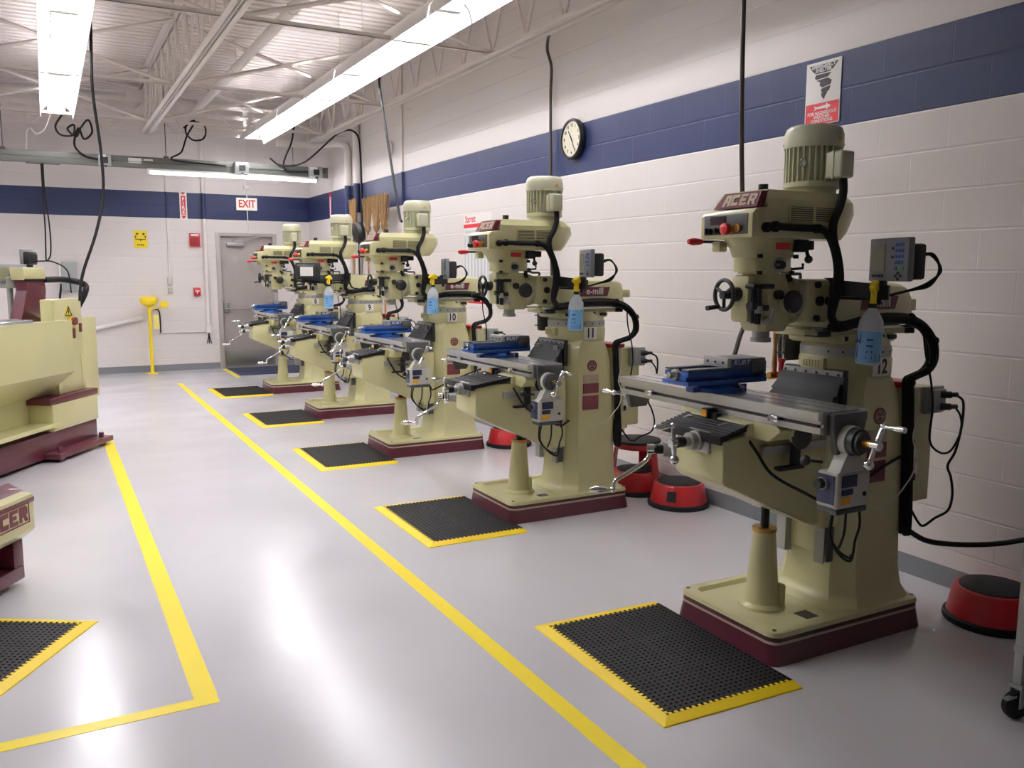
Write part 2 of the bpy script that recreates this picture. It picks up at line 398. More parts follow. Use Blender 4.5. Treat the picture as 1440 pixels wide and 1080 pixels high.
for k in range(4):
    fixture(.24, 12.65-1.22-2.44*k, ['lit twin tube fixture at the far end of the left row, above the hanging busway', 'second lit twin tube fixture from the far end of the left row', 'third lit twin tube fixture from the far end of the left row', 'fourth lit twin tube fixture of the left row, out of sight overhead'][k], 'left row of fluorescent fixtures')
for k in range(3):
    fixture(-2.6, 12.65-1.22-2.44*k, 'lit twin tube fixture of the row over the far left of the shop', 'outer left row of fluorescent fixtures')
    fixture(-5.3, 12.65-1.22-2.44*k, 'lit twin tube fixture of the row along the left wall', 'left wall row of fluorescent fixtures')

# floor tape
def strip(label, pts, w):
    b = MB(); (x0, y0), (x1, y1) = pts
    d = Vector((x1-x0, y1-y0)).normalized(); n = Vector((-d.y, d.x))*w/2
    A = [(x0+n.x, y0+n.y), (x0-n.x, y0-n.y), (x1-n.x, y1-n.y), (x1+n.x, y1+n.y)]
    b.prism(A, 'z', 0, .0012); return tag(b.build('floor_tape', 'tape'), label, 'floor tape', 'yellow floor tape lines')
strip('long yellow floor tape line running beside the row of machines', [(1.6, -3), (1.595, 13.0)], .075)
strip('yellow floor tape line running along the lathes on the left', [(.44, 3.255), (.425, 9.2)], .085)
strip('yellow floor tape crossing the floor in front of the near lathe', [(-4.5, 3.17), (.48, 3.225)], .065)
strip('short yellow floor tape mark beside the grey door', [(2.48, 13.3), (2.50, 14.6)], .07)
# ------------------------------------------------------------------ milling machine (local: x away from the aisle, y to the far side, z up; origin under the column plane)
XF = 2.529                                # front of the bases
MY = {12: 2.697, 11: 4.96, 10: 7.172, 9: 9.397, 8: 11.585}
GRP = {}                                  # part name -> 'knee' | 'saddle' | 'table'
def grp(o, g): o['_g'] = g; return o

def ball_crank(axis_c, axis_d, arm_d, L, name, parent, grip=.075):
    """chrome balanced crank: hub on the axis, arm with a ball at one end and a tapered grip at the other"""
    c, d, a = Vector(axis_c), Vector(axis_d).normalized(), Vector(arm_d).normalized()
    b = MB()
    b.cyl(c-d*.016, c+d*.018, .017, n=14)
    b.tube([c-a*L*.5, c, c+a*L*.5], lambda t: .0085+.003*(1-abs(2*t-1)), n=10, smooth=3)
    b.ball(c-a*L*.5, .02); b.ball(c+a*L*.5, .013)
    g = c+a*L*.5; b.lathe([(.006, 0), (.008, .012), (.0065, .02), (.012, .045), (.0145, .07), (.011, .09), (.004, .096)], g, d, n=12)
    return b.build(name, 'chrome', parent)

def make_mill():
    T = thing('milling_machine', '', 'milling machine')
    # base casting with painted bands
    b = MB(); Y0, Y1 = -.272, .332
    lays = [(0, -.012, 0), (.086, 0, 0), (.098, 0, 1), (.117, .002, 2), (.1175, -.002, 3), (.136, .002, 3), (.142, .012, 3)]
    rings = [[b.v(p) for p in rrect(o, .914-o, Y0+o, Y1-o, .05, z)] for z, o, _ in lays]
    n = len(rings[0])
    for (A, B), (z, o, mi) in zip(zip(rings, rings[1:]), [lays[1], (0, 0, 1), (0, 0, 2), (0, 0, 3), (0, 0, 3), (0, 0, 3)]):
        b.mi = mi
        for i in range(n): b.f([A[i], A[(i+1)%n], B[(i+1)%n], B[i]])
    b.mi = 3
    inner = [b.v(p) for p in rrect(.05, .86, Y0+.05, Y1-.05, .04, .142)]
    pan = [b.v(p) for p in rrect(.065, .845, Y0+.065, Y1-.065, .03, .126)]
    for A, B in ((rings[-1], inner), (inner, pan)):
        for i in range(n): b.f([A[i], A[(i+1)%n], B[(i+1)%n], B[i]])
    b.f(pan[::-1])
    b.mi = 4
    for x, y in ((.03, Y0+.03), (.03, Y1-.03), (.885, Y0+.03), (.885, Y1-.03)): b.cyl((x, y, .139), (x, y, .1435), .009, n=10)
    b.prism([(.27, -.20), (.34, -.20), (.34, -.12), (.27, -.12)], 'z', .125, .1275)
    base = b.build('base', ['maroon', 'tan_stripe', 'maroon_dark', 'cream', 'grille'], T)
    # column
    b = MB()
    def sec(z, x0, x1, hy, ch, cr):
        return [(x0, -hy+ch, z), (x0+ch*.9, -hy, z), (x1-cr, -hy, z), (x1-cr*.3, -hy+cr*.3, z), (x1, -hy+cr, z), (x1, hy-cr, z), (x1-cr*.3, hy-cr*.3, z), (x1-cr, hy, z), (x0+ch*.9, hy, z), (x0, hy-ch, z)]
    b.loft([sec(.127, .415, .90, .262, .09, .06), sec(.15, .44, .885, .245, .09, .06), sec(.19, .462, .872, .222, .085, .06), sec(.27, .472, .865, .208, .08, .06), sec(.6, .472, .85, .203, .08, .06),
            sec(1.0, .468, .83, .203, .08, .08), sec(1.08, .466, .82, .203, .08, .10), sec(1.14, .47, .80, .196, .10, .11), sec(1.185, .50, .78, .17, .11, .12)])
    # round neck with a sloping shoulder on each side
    def ring(z, r, cx): return [(cx+r*math.cos(a), r*math.sin(a), z) for a in [2*PI*k/28 for k in range(28)]]
    b.loft([ring(1.0, .16, .64), ring(1.10, .185, .645), ring(1.16, .198, .645), ring(1.225, .20, .645), ring(1.245, .192, .645)])
    b.box((.44, -.115, .36), (.5, .115, 1.1), .004)
    col = b.build('column', 'cream', T, ang=28)
    for s in (-1, 1):
        b = MB(); b.prism([(.412, s*.085), (.412, s*.14), (.445, s*.12), (.445, s*.075)], 'z', .33, 1.12); b.mi = 1; b.box((.425, s*.141, .34), (.46, s*.15, 1.1)); b.build('dovetail_way', ['alu', 'cast'], col)
    b = MB(); b.box((.435, -.065, 1.185), (.475, .065, 1.235), .006)
    for i in range(7): b.box((.431, -.055+i*.016, 1.195), (.436, -.046+i*.016, 1.225), .002)
    b.build('maker_pad', 'cream', col)
    e = MB(); e.cyl((.645, -.203, .985), (.645, -.2065, .985), .037, n=28); e = e.build('emblem', 'badge', col)
    b = MB(); b.tube([(.645+.024*math.cos(a), -.207, .985+.024*math.sin(a)) for a in [k*PI/10 for k in range(21)]], .002, n=5, smooth=0)
    b.tube([(.628, -.207, .972), (.645, -.207, 1.003), (.662, -.207, .972)], .002, n=5, smooth=0); b.tube([(.621, -.207, .982), (.669, -.207, .982)], .002, n=5, smooth=0); b.build('emblem_mark', 'tan_stripe', col)
    b = MB(); b.box((.575, -.2035, .868), (.70, -.206, .925)); b.mi = 1; b.box((.575, -.2035, .80), (.70, -.206, .866)); b.build('data_plate', ['tan_stripe', 'badge'], col)
    MB().box((.575, -.2035, .69), (.70, -.206, .785)).build('data_plate', 'badge', col)
    # elevating screw housing
    b = MB(); b.lathe([(.105, .126), (.10, .138), (.078, .15), (.074, .17), (.05, .46), (.05, .47)], (.215, .02, 0)); b.box((.25, -.07, .14), (.27, -.03, .24), .008)
    hs = b.build('screw_housing', 'cream', T)
    MB().cyl((.215, .02, .47), (.215, .02, .487), .053, n=24).build('collar', 'brass', hs)
    grp(MB().cyl((.215, .02, .45), (.215, .02, .72), .019, n=16).build('elevating_screw', 'black_metal', T), 'screw')
    # knee
    b = MB(); hw = .148
    side = [(-.195, .945), (-.195, .77), (-.18, .75), (.27, .545), (.33, .52), (.44, .52), (.44, .955), (-.05, .955)]
    b.prism(side, 'y', -hw, hw, .014, 2)
    b.box((.36, -.17, .5), (.47, .17, .97), .02)
    knee = grp(b.build('knee', 'cream', T, ang=30), 'knee')
    # cross feed dial and crank
    b = MB(); b.box((-.21, -.075, .875), (-.19, .055, .965), .006); b.lathe([(.042, 0), (.042, .03), (.036, .032), (.036, .06), (.022, .062), (.02, .09)], (-.20, -.01, .922), (-1, 0, 0))
    cd = grp(b.build('cross_feed_dial', 'alu', T), 'knee')
    MB().cyl((-.285, -.01, .922), (-.32, -.01, .922), .022, n=16).build('clutch', 'black', cd)
    ball_crank((-.335, -.01, .922), (-1, 0, 0), (-.05, .05, 1), .14, 'crank', cd)
    # knee crank at the left
    b = MB(); kc = Vector((-.15, .17, .845)); kd = Vector((-.80, .48, 0)).normalized()
    b.cyl(kc, kc+kd*.05, .04, n=22); b.cyl(kc+kd*.05, kc+kd*.075, .034, n=22); b.mi = 1; b.cyl(kc+kd*.075, kc+kd*.115, .022, n=16)
    kd_ = grp(b.build('knee_feed_dial', ['alu', 'black'], T), 'knee')
    h = kc+kd*.125; side_ = Vector((.02, -.03, -1)).normalized()
    b = MB(); b.cyl(h-kd*.016, h+kd*.018, .022, n=14)
    p1 = h+Vector((-.02, .01, -.05)); p2 = h+Vector((-.09, .035, -.10)); p3 = h+Vector((-.15, .05, -.135)); p4 = h+Vector((-.16, .055, -.175))
    b.tube([h, p1, p2, p3, p4], .0095, n=10); b.lathe([(.008, 0), (.009, .012), (.007, .02), (.014, .05), (.016, .075), (.008, .10)], p4, kd, n=12); b.ball(p4, .014)
    b.build('crank', 'chrome', kd_)
    # saddle
    b = MB()
    b.prism([(-.26, 1.022), (-.30, 1.0), (-.30, .985), (-.24, .94), (.24, .94), (.30, .985), (.30, 1.0), (.26, 1.022)], 'x', -.05, .24, .012)
    b.box((-.085, -.16, .948), (-.04, .2, 1.005), .012)
    b.cyl((.05, -.29, .972), (.05, -.315, .972), .04, n=20)
    sd = grp(b.build('saddle', 'cream', T, ang=30), 'saddle')
    for y in (-.06, .16):
        b = MB(); b.tube([(-.085, y, .975), (-.11, y, .99), (-.14, y+.05, .962)], .007, n=8); b.ball((-.14, y+.05, .962), .009, n=8); b.build('clamp_lever', 'chrome', sd)
    b = MB(); b.lathe([(.05, 0), (.05, .012), (.035, .014)], (.06, -.305, .965), (0, -1, 0)); b.build('bore_shade', 'grille', sd)  # dark disc painted as the shaded opening of the saddle bore
    b = MB(); b.box((-.105, .055, .99), (-.06, .095, 1.035), .004); b.mi = 1; b.box((-.108, .06, 1.0), (-.104, .09, 1.03)); b.mi = 0; b.box((-.09, .02, .955), (-.06, .06, 1.02), .004)
    b.build('feed_limit_switch', ['black', 'orange_tag'], sd)
    # rubber way cover
    b = MB()
    b.loft([[(-.215, y0, .958), (-.07, y0, .998), (-.07, y0, .975), (-.21, y0, .935)] for y0 in (-.155, .22)])
    for i in range(7): b.tube([(-.205+i*.021, -.158, .958+i*.0058), (-.205+i*.021, .223, .958+i*.0058)], .0065, n=6, smooth=0)
    b.box((-.222, -.155, .925), (-.206, .22, .962), .003)
    grp(b.build('way_cover', 'rubber', T), 'cover')
    # table
    LT = 1.27
    ty0, ty1, x0, x1, zt = -.50, .75, -.065, .185, 1.095
    b = MB(); sl = [.03, .125, .22]
    pr = [(x0, zt), (x0, zt-.03), (x0+.012, zt-.032), (x0+.012, zt-.045), (x0+.03, zt-.045), (x0+.03, zt-.058), (x0+.012, zt-.058), (x0+.012, zt-.082), (x0+.05, zt-.088), (x1-.05, zt-.088), (x1-.012, zt-.082), (x1-.012, zt-.035), (x1, zt-.03), (x1, zt)]
    top = []
    for s in (.205, .125, .045):
        c = x0+s; top += [(c+.005, zt), (c+.005, zt-.012), (c-.005, zt-.012), (c-.005, zt)]
    b.prism(pr+top, 'y', ty0, ty1)
    tb = grp(b.build('table', 'steel', T, ang=20), 'table')
    MB().box((x0+.021, ty0+.02, zt-.0575), (x0+.0305, ty1-.02, zt-.0455)).build('groove_shade', 'black', tb)  # black bar standing in for the shade inside the stop groove
    for y in (-.27, .52):
        b = MB(); b.cyl((x0+.015, y, zt-.052), (x0-.012, y, zt-.052), .012, n=12); b.box((x0-.008, y-.035, zt-.063), (x0+.02, y+.012, zt-.04), .003); b.build('travel_stop', 'chrome', tb)
    for y, s in ((ty0, -1), (ty1, 1)):
        b = MB(); pl = [(x0+.05, zt-.005), (x0+.05, zt-.06), (x0+.075, zt-.16), (x1-.075, zt-.16), (x1-.04, zt-.06), (x1-.02, zt-.035), (x1-.02, zt-.005)]
        b.prism(pl, 'y', y, y+s*.03, .006); b.cyl((x0+.125, y+s*.03, .99), (x0+.125, y+s*.05, .99), .05, n=24)
        b.build('end_bracket', 'cast', tb)
    # far end hand crank
    ball_crank((x0+.125, ty1+.11, .99), (0, 1, 0), (-1, .0, .1), .16, 'table_crank', tb)
    MB().cyl((x0+.125, ty1+.05, .99), (x0+.125, ty1+.1, .99), .03, n=18).build('dial', 'alu', tb)
    # power feed on the near end
    hx, hz = x0+.125, .99
    b = MB()
    b.box((hx-.085, -.565, .735), (hx+.10, -.465, .875), .016, 3)
    b.prism([(hx-.08, .87), (hx-.04, .915), (hx-.035, .95), (hx+.035, .95), (hx+.04, .915), (hx+.095, .87)], 'y', -.56, -.505, .006)
    b.cyl((hx, -.51, hz), (hx, -.56, hz), .056, n=28)
    b.mi = 1; b.box((hx-.075, -.56, .715), (hx+.09, -.47, .736), .004); b.mi = 1
    b.cyl((hx, -.56, hz), (hx, -.588, hz), .05, n=26); b.cyl((hx, -.588, hz), (hx, -.602, hz), .04, n=26)
    pf = grp(b.build('power_feed', ['pale_grey', 'cast', 'alu'], T), 'table')
    MB().cyl((hx, -.602, hz), (hx, -.64, hz), .014, n=12).build('shaft', 'brass', pf)
    b = MB(); b.box((hx-.0875, -.555, .755), (hx-.084, -.475, .865), .002); b.build('control_panel', 'navy_panel', pf)
    b = MB(); b.lathe([(.024, 0), (.024, .012)], (hx-.087, -.505, .83), (-1, 0, 0)); b.mi = 1; b.lathe([(.02, .012), (.018, .035)], (hx-.087, -.505, .83), (-1, 0, 0)); b.build('speed_knob', ['alu', 'black'], pf)
    b = MB(); b.box((hx-.06, -.5655, .82), (hx+.02, -.568, .865)); b.box((hx-.06, -.5655, .79), (hx+.0, -.568, .812)); b.build('label_panel', 'navy_panel', pf)
    MB().box((hx-.06, -.5655, .755), (hx-.01, -.568, .782)).build('warning_sticker', 'orange_tag', pf)
    MB().cyl((hx+.065, -.564, .785), (hx+.065, -.568, .785), .009, n=12).build('plug', 'black', pf)
    b = MB(); b.tube([(hx-.06, -.47, .90), (hx-.12, -.46, .91)], .006, n=8); b.ball((hx-.135, -.458, .912), .02); b.build('feed_lever', 'black', pf)
    ball_crank((hx, -.655, hz), (0, -1, 0), (.45, 0, .9), .15, 'crank', pf)
    b = MB()
    b.tube([(hx-.05, -.52, .72), (hx-.055, -.52, .63), (hx-.01, -.52, .565), (hx+.06, -.515, .52), (hx+.075, -.515, .53)], .005, n=7)
    b.tube([(hx-.03, -.51, .72), (hx-.04, -.51, .62), (hx+.02, -.5, .54), (hx+.09, -.5, .50), (hx+.11, -.5, .58), (hx+.13, -.5, .65), (hx+.10, -.5, .78)], .005, n=7)
    b.tube([(hx+.05, -.5, .72), (hx+.045, -.5, .62), (hx+.02, -.5, .56)], .005, n=7)
    b.build('cable_loop', 'cable', pf)
    grp(MB().tube([(hx+.085, -.50, .745), (hx+.14, -.47, .70), (.27, -.36, .66), (.45, -.26, .70), (.66, -.225, .76), (.80, -.22, .80)], .0065, n=7).build('feed_cable', 'cable', T), 'table')
    grp(MB().tube([(-.08, .03, .97), (-.06, -.09, .96), (-.05, -.17, .90), (.0, -.22, .80), (.10, -.30, .73), (.15, -.36, .70), (.13, -.44, .74)], .0065, n=7).build('sensor_cable', 'cable', T), 'saddle')
    # linear scale along the knee
    b = MB(); b.box((.0, -.165, .865), (.42, -.145, .90), .003); b.box((.0, -.175, .86), (.04, -.142, .905), .003); ls = grp(b.build('linear_scale', 'alu', T), 'knee')
    b = MB(); b.box((.14, -.20, .80), (.18, -.175, .95), .003); b.box((.06, -.205, .80), (.2, -.17, .815), .002); b.build('scale_reader', 'black', ls)
    # chip guard between column and table
    b = MB()
    pts = []
    for i in range(9):
        t = i/8; x = .452-.24*t-.035*math.sin(PI*t); z = 1.17-.075*t-.10*math.sin(PI*t*.85); pts.append((x, z))
    pts = [(.447, 1.18), (.42, 1.135), (.385, 1.085), (.35, 1.04), (.325, .99), (.315, .94)]
    for (xa, za), (xb, zb) in zip(pts, pts[1:]):
        b.loft([[(xa, -.175, za), (xa, .17, za), (xa+.004, .17, za-.004), (xa+.004, -.175, za-.004)], [(xb, -.19, zb), (xb, .185, zb), (xb+.004, .185, zb-.004), (xb+.004, -.19, zb-.004)]])
    cg = grp(b.build('chip_guard', 'rubber_grey', T, ang=60), 'guard')
    b = MB(); b.box((.437, -.17, 1.155), (.443, .165, 1.185)); b.mi = 1
    for i in range(6): b.cyl((.436, -.15+i*.06, 1.17), (.433, -.15+i*.06, 1.17), .006, n=10)
    b.build('clamp_strip', ['alu', 'black'], cg)
    MB().box((.445, -.17, 1.02), (.475, .165, 1.19), .002).build('guard_bracket', 'black', cg)
    # turret
    b = MB(); b.lathe([(.19, 1.285), (.187, 1.30), (.17, 1.33), (.165, 1.345)], (.645, 0, 0), n=36); b.box((.33, -.125, 1.335), (.93, .125, 1.365), .006); b.box((.42, -.14, 1.30), (.82, .14, 1.345), .03)
    for x in (.45, .56, .67, .78): b.cyl((x, -.14, 1.325), (x, -.152, 1.325), .012, n=10)
    tu = b.build('turret', 'cream', T, ang=30)
    b = MB(); b.lathe([(.195, 1.245), (.195, 1.285)], (.645, 0, 0), n=40); b.build('degree_ring', 'alu', tu)
    b = MB()
    for k in range(7):
        a = math.radians(200+k*18); b.cyl((.645+.1945*math.cos(a), .1945*math.sin(a), 1.265), (.645+.197*math.cos(a), .197*math.sin(a), 1.265), .005, n=8)
    b.build('degree_marks', 'black_metal', tu)['kind'] = 'stuff'
    for x, dx in ((.47, .012), (.60, .012), (.64, .05), (.74, .05)): MB().box((x, -.156, 1.315), (x+dx, -.14, 1.335), .003).build('bolt', 'black_metal', tu)
    MB().cyl((.68, -.14, 1.325), (.68, -.165, 1.325), .018, n=14).build('bolt', 'black_metal', tu)
    b = MB(); b.box((.30, -.135, 1.362), (.935, -.118, 1.374)); b.box((.30, .118, 1.362), (.935, .135, 1.374)); b.mi = 1; b.box((.33, -.13, 1.335), (.40, -.05, 1.36)); b.box((.88, -.13, 1.335), (.94, .1, 1.36)); b.build('ram_slide', ['steel', 'black_metal'], tu)
    # ram
    b = MB()
    rp = [(-.10, 1.372), (-.125, 1.40), (-.105, 1.44), (-.105, 1.50), (-.085, 1.545), (-.05, 1.562), (.05, 1.562), (.085, 1.545), (.105, 1.50), (.105, 1.44), (.125, 1.40), (.10, 1.372)]
    rs = lambda x, k, zc: [(x, y*k, zc+(z-zc)*k) for y, z in rp]
    b.loft([rs(.40, 1, 1.45), rs(.86, 1, 1.45), rs(.93, .93, 1.45), rs(.97, .78, 1.45), rs(.985, .55, 1.45)])
    b.box((.93, -.04, 1.43), (1.065, .06, 1.485), .006)
    rm = b.build('ram', 'cream', T, ang=30)
    b = MB(); b.prism([(.605, 1.445), (.825, 1.445), (.845, 1.505), (.615, 1.505)], 'y', -.106, -.110); npl = b.build('name_plate', 'badge', rm)
    text('plate_lettering', 'e-mill', .062, (.722, -.111, 1.476), (1, 0, 0), (0, 0, 1), 'white', rm, bold=.0012, sx=1.0)
    # head adapter
    b = MB()
    b.box((.27, -.105, 1.395), (.42, .105, 1.58), .02); b.lathe([(.102, 0), (.102, .03)], (.275, 0, 1.487), (-1, 0, 0), n=32); b.lathe([(.095, 0), (.085, .03), (.075, .06), (.08, .1)], (.248, 0, 1.487), (-1, 0, 0), n=28)
    ad = b.build('head_adapter', 'cream', T, ang=30)
    b = MB(); b.lathe([(.1035, 0), (.1035, .012)], (.262, 0, 1.487), (-1, 0, 0), n=32); b.build('tilt_scale', 'alu', ad)
    for x, z, r in ((.33, 1.555, .014), (.33, 1.415, .014), (.345, 1.487, .021), (.40, 1.487, .019)): MB().cyl((x, -.103, z), (x, -.118, z), r, n=14).build('bolt', 'black_metal', ad)
    b = MB(); b.tube([(.26, 0, 1.615), (.31, .02, 1.60), (.36, .02, 1.60), (.36, .02, 1.575)], .008, n=6, smooth=2); b.box((.25, -.01, 1.60), (.285, .03, 1.63), .006); b.build('clamp_lever', 'cast', ad)
    # quill housing (main head casting)
    b = MB(); cx = .115
    oc = lambda x0, x1, hy, c, z: [(x0+c, -hy, z), (x1-c, -hy, z), (x1, -hy+c, z), (x1, hy-c, z), (x1-c, hy, z), (x0+c, hy, z), (x0, hy-c, z), (x0, -hy+c, z)]
    b.loft([oc(.07, .215, .062, .02, 1.362), oc(.055, .225, .074, .025, 1.385), oc(.05, .225, .08, .03, 1.43), oc(.045, .23, .085, .03, 1.5), oc(.045, .22, .078, .03, 1.56), oc(.05, .205, .072, .03, 1.60)])
    b.box((.0, -.045, 1.40), (.06, .06, 1.595), .016); b.cyl((.18, -.07, 1.487), (.18, -.105, 1.487), .042, n=24); b.cyl((.1, .0, 1.6), (.1, 0, 1.612), .085, n=28)
    qh = b.build('quill_housing', 'cream', T, ang=30)
    MB().lathe([(.036, 1.362), (.036, 1.335), (.043, 1.333), (.043, 1.315)], (cx+.01, 0, 0)).build('quill', 'alu', qh)
    b = MB(); b.lathe([(.036, 0), (.047, .008), (.047, .022), (.038, .03), (.015, .034)], (.18, -.105, 1.487), (0, -1, 0)); b.build('feed_knob', 'black', qh)
    b = MB(); b.cyl((.125, -.082, 1.515), (.125, -.105, 1.515), .02, n=16); b.build('trip_knob', 'black', qh); b = MB(); b.cyl((.21, -.03, 1.575), (.235, -.05, 1.59), .018, n=12); b.build('lock_knob', 'black', qh)
    b = MB()
    b.box((-.005, -.085, 1.54), (.05, -.03, 1.56), .006); b.cyl((.04, -.09, 1.55), (.085, -.10, 1.55), .011, n=10); b.cyl((.005, -.07, 1.40), (.005, -.07, 1.555), .008, n=10); b.cyl((.03, -.075, 1.395), (.03, -.075, 1.555), .013, n=12); b.box((-.015, -.09, 1.455), (.045, -.05, 1.485), .006); b.box((.03, -.10, 1.45), (.07, -.08, 1.475), .005)
    b.build('depth_stop', 'black_metal', qh)
    b = MB(); b.cyl((.03, -.075, 1.44), (.03, -.075, 1.47), .024, n=18); b.cyl((.06, -.085, 1.412), (.06, -.115, 1.412), .016, n=14); b.tube([(.06, -.11, 1.412), (.065, -.12, 1.44), (.07, -.12, 1.46)], .006, n=7); b.build('micrometer_nut', 'alu', qh)
    hc = Vector((-.045, .045, 1.513)); b = MB()
    b.tube([hc+Vector((0, .056*math.cos(a), .062*math.sin(a))) for a in [k*PI/12 for k in range(25)]], .009, n=8, smooth=0)
    b.cyl(hc+Vector((.05, 0, 0)), hc-Vector((.012, 0, 0)), .018, n=14)
    for a in (.5, 2.6, 4.7): b.tube([hc, hc+Vector((0, .056*math.cos(a), .062*math.sin(a)))], .008, n=6)
    b.cyl(hc+Vector((-.005, .03, -.05)), hc+Vector((-.065, .03, -.055)), .009, .011, n=10)
    b.cyl((-.02, .03, 1.513), (.03, .0, 1.52), .03, n=14)
    b.build('handwheel', 'black', qh)
    # gear housing
    b = MB(); b.loft([[(cx+.135*math.cos(a)*(1 if math.cos(a) > 0 else .95), .085*math.sin(a)*1.15, z) for a in [2*PI*k/24 for k in range(24)]] for z in (1.608, 1.668)])
    b.loft([[(cx+r*math.cos(a), .1*math.sin(a)*1.1, z) for a in [2*PI*k/24 for k in range(24)]] for z, r in ((1.668, .13), (1.68, .14), (1.70, .15), (1.742, .19))])
    b.box((-.075, .05, 1.69), (-.03, .10, 1.735), .008)
    gh = b.build('gear_housing', 'cream', T, ang=30)
    b = MB(); b.lathe([(.031, 0), (.031, .012)], (.115, -.09, 1.637), (0, -1, 0)); b.build('speed_dial', 'alu', gh)
    b = MB(); b.lathe([(.018, 0), (.016, .03)], (.105, -.10, 1.637), (0, -1, 0)); b.build('dial_knob', 'black', gh)
    MB().box((.08, -.1095, 1.70), (.15, -.118, 1.725)).build('red_label', 'sign_red', gh)
    for x, z in ((.02, 1.605), (.2, 1.605), (.02, 1.672), (.22, 1.672)): MB().cyl((x, -.085, z-.008), (x, -.085, z+.008), .012, n=10).build('bolt', 'black_metal', gh)
    b = MB(); b.box((.19, -.13, 1.69), (.25, -.08, 1.74), .006); b.cyl((.24, -.12, 1.70), (.235, -.14, 1.665), .008, n=8); b.ball((.235, -.14, 1.66), .017); b.build('shift_lever', 'black_metal', gh)
    b = MB(); b.box((.25, -.1, 1.70), (.31, -.05, 1.738), .005); b.build('lever_bracket', 'black_metal', gh)
    b = MB(); b.tube([(.23, -.05, 1.62), (.29, -.06, 1.625), (.29, -.06, 1.645)], .006, n=6, smooth=0); b.build('clutch_hook', 'black_metal', gh)
    b = MB(); b.cyl((-.03, .10, 1.732), (-.12, .11, 1.732), .006, n=8); b.mi = 1; b.lathe([(.009, 0), (.013, .015), (.016, .05), (.010, .07)], (-.115, .11, 1.732), (-1, .08, 0), n=12); b.build('brake_lever', ['black_metal', 'red'], gh)
    # belt housing
    b = MB(); hy = .15
    b.prism([(-.115, 1.742), (-.115, 1.835), (-.095, 1.855), (-.03, 1.862), (-.03, 1.742)], 'y', -hy, hy, .006)
    out = [(-.035, -hy), (.36, -hy)]+[(.36+.2*math.sin(a), -hy*math.cos(a)*1.0) for a in [PI*k/16 for k in range(1, 16)]]+[(.36, hy), (-.035, hy)]
    low = [(x if x < .37 else .36+(x-.36)*.55, y*(1 if x < .37 else .9)) for x, y in out]
    b.loft([[(x, y, 1.742) for x, y in low], [(x if x < .37 else .36+(x-.36)*.72, y, 1.775) for x, y in out], [(x, y, 1.85) for x, y in out], [(x if x < .37 else .36+(x-.36)*.95, y, 1.895) for x, y in out], [(max(x, -.02) if x < .37 else .36+(x-.36)*.72, y*.82, 1.932) for x, y in out]])
    bh = b.build('belt_housing', 'cream', T, ang=25)
    b = MB(); b.cyl((.08, 0, 1.93), (.08, 0, 1.965), .02, n=14); b.build('drawbar_cap', 'black', bh)
    # slanted maker badge
    b = MB(); bo, bt = Vector((-.062, 0, 1.862)), Vector((-.03, 0, 1.93))
    b.loft([[(-.085, .11, 1.862), (-.085, -.135, 1.862), (-.05, -.135, 1.862), (-.05, .11, 1.862)], [(-.055, .075, 1.925), (-.055, -.132, 1.925), (-.02, -.132, 1.925), (-.02, .075, 1.925)]])
    bd = b.build('name_badge', 'badge', bh)
    block_letters('badge_lettering', 'ACER', .050, .044, (-.0705, -.030, 1.893), (0, -1, 0), (.03, 0, .063), 'tan_stripe', bh, hole='badge')
    # louvre
    b = MB(); b.box((.075, -hy-.004, 1.80), (.345, -hy, 1.875), .001); b.mi = 1; b.box((.085, -hy-.0052, 1.808), (.335, -hy-.002, 1.867)); b.mi = 0
    for i in range(7): b.box((.083, -hy-.009, 1.809+i*.0085), (.337, -hy-.004, 1.8125+i*.0085))
    b.box((.205, -hy-.009, 1.805), (.217, -hy-.004, 1.87))
    b.build('louvre_vent', ['cream', 'grille'], bh)
    b = MB(); b.box((-.1185, -.125, 1.757), (-.114, .125, 1.835), .001); cp = b.build('control_panel', 'cast', bh)
    MB().box((-.121, -.005, 1.797), (-.117, .085, 1.830)).build('display', 'led_red', bh)
    b = MB(); b.cyl((-.118, -.04, 1.777), (-.14, -.04, 1.777), .015, n=14); b.mi = 1; b.lathe([(.02, .02), (.024, .03), (.022, .045), (.012, .05)], (-.118, -.04, 1.777), (-1, 0, 0)); 
    b.build('stop_button', ['orange_tag', 'red'], bh)
    MB().cyl((-.118, -.085, 1.78), (-.135, -.085, 1.78), .016, n=14).build('start_button', 'brass', bh)
    for y in (.03, .085):
        b = MB(); b.cyl((-.118, y, 1.772), (-.14, y, 1.772), .013, n=12); b.box((-.15, y-.004, 1.762), (-.138, y+.004, 1.784), .002); b.build('selector_knob', 'black', bh)
    bh.location = (.008, -.018, 0)
    # motor
    mx = .385; mr = .108
    b = MB(); b.lathe([(.10, 1.925), (.10, 1.955), (.118, 1.965), (.118, 1.985), (.10, 1.99), (.10, 2.135)], (mx, 0, 0), n=40)
    for k in range(30):
        a = 2*PI*k/30; c, s = math.cos(a), math.sin(a); w = .0036
        P = lambda r, t, z: (mx+r*c-t*s, r*s+t*c, z)
        b.loft([[P(.098, -w, z), P(.117, -w*.8, z), P(.117, w*.8, z), P(.098, w, z)] for z in (1.985, 2.13)])
    mo = b.build('motor', 'cream_motor', T, ang=30)
    b = MB(); b.lathe([(.121, 2.128), (.1225, 2.135), (.1225, 2.185), (.118, 2.195), (.112, 2.21), (.098, 2.22), (.06, 2.224), (.0, 2.225)], (mx, 0, 0), n=40)
    for k in range(4): b.cyl((mx+.122*math.cos(.9+k*PI/2), .122*math.sin(.9+k*PI/2), 2.145), (mx+.126*math.cos(.9+k*PI/2), .126*math.sin(.9+k*PI/2), 2.145), .005, n=8)
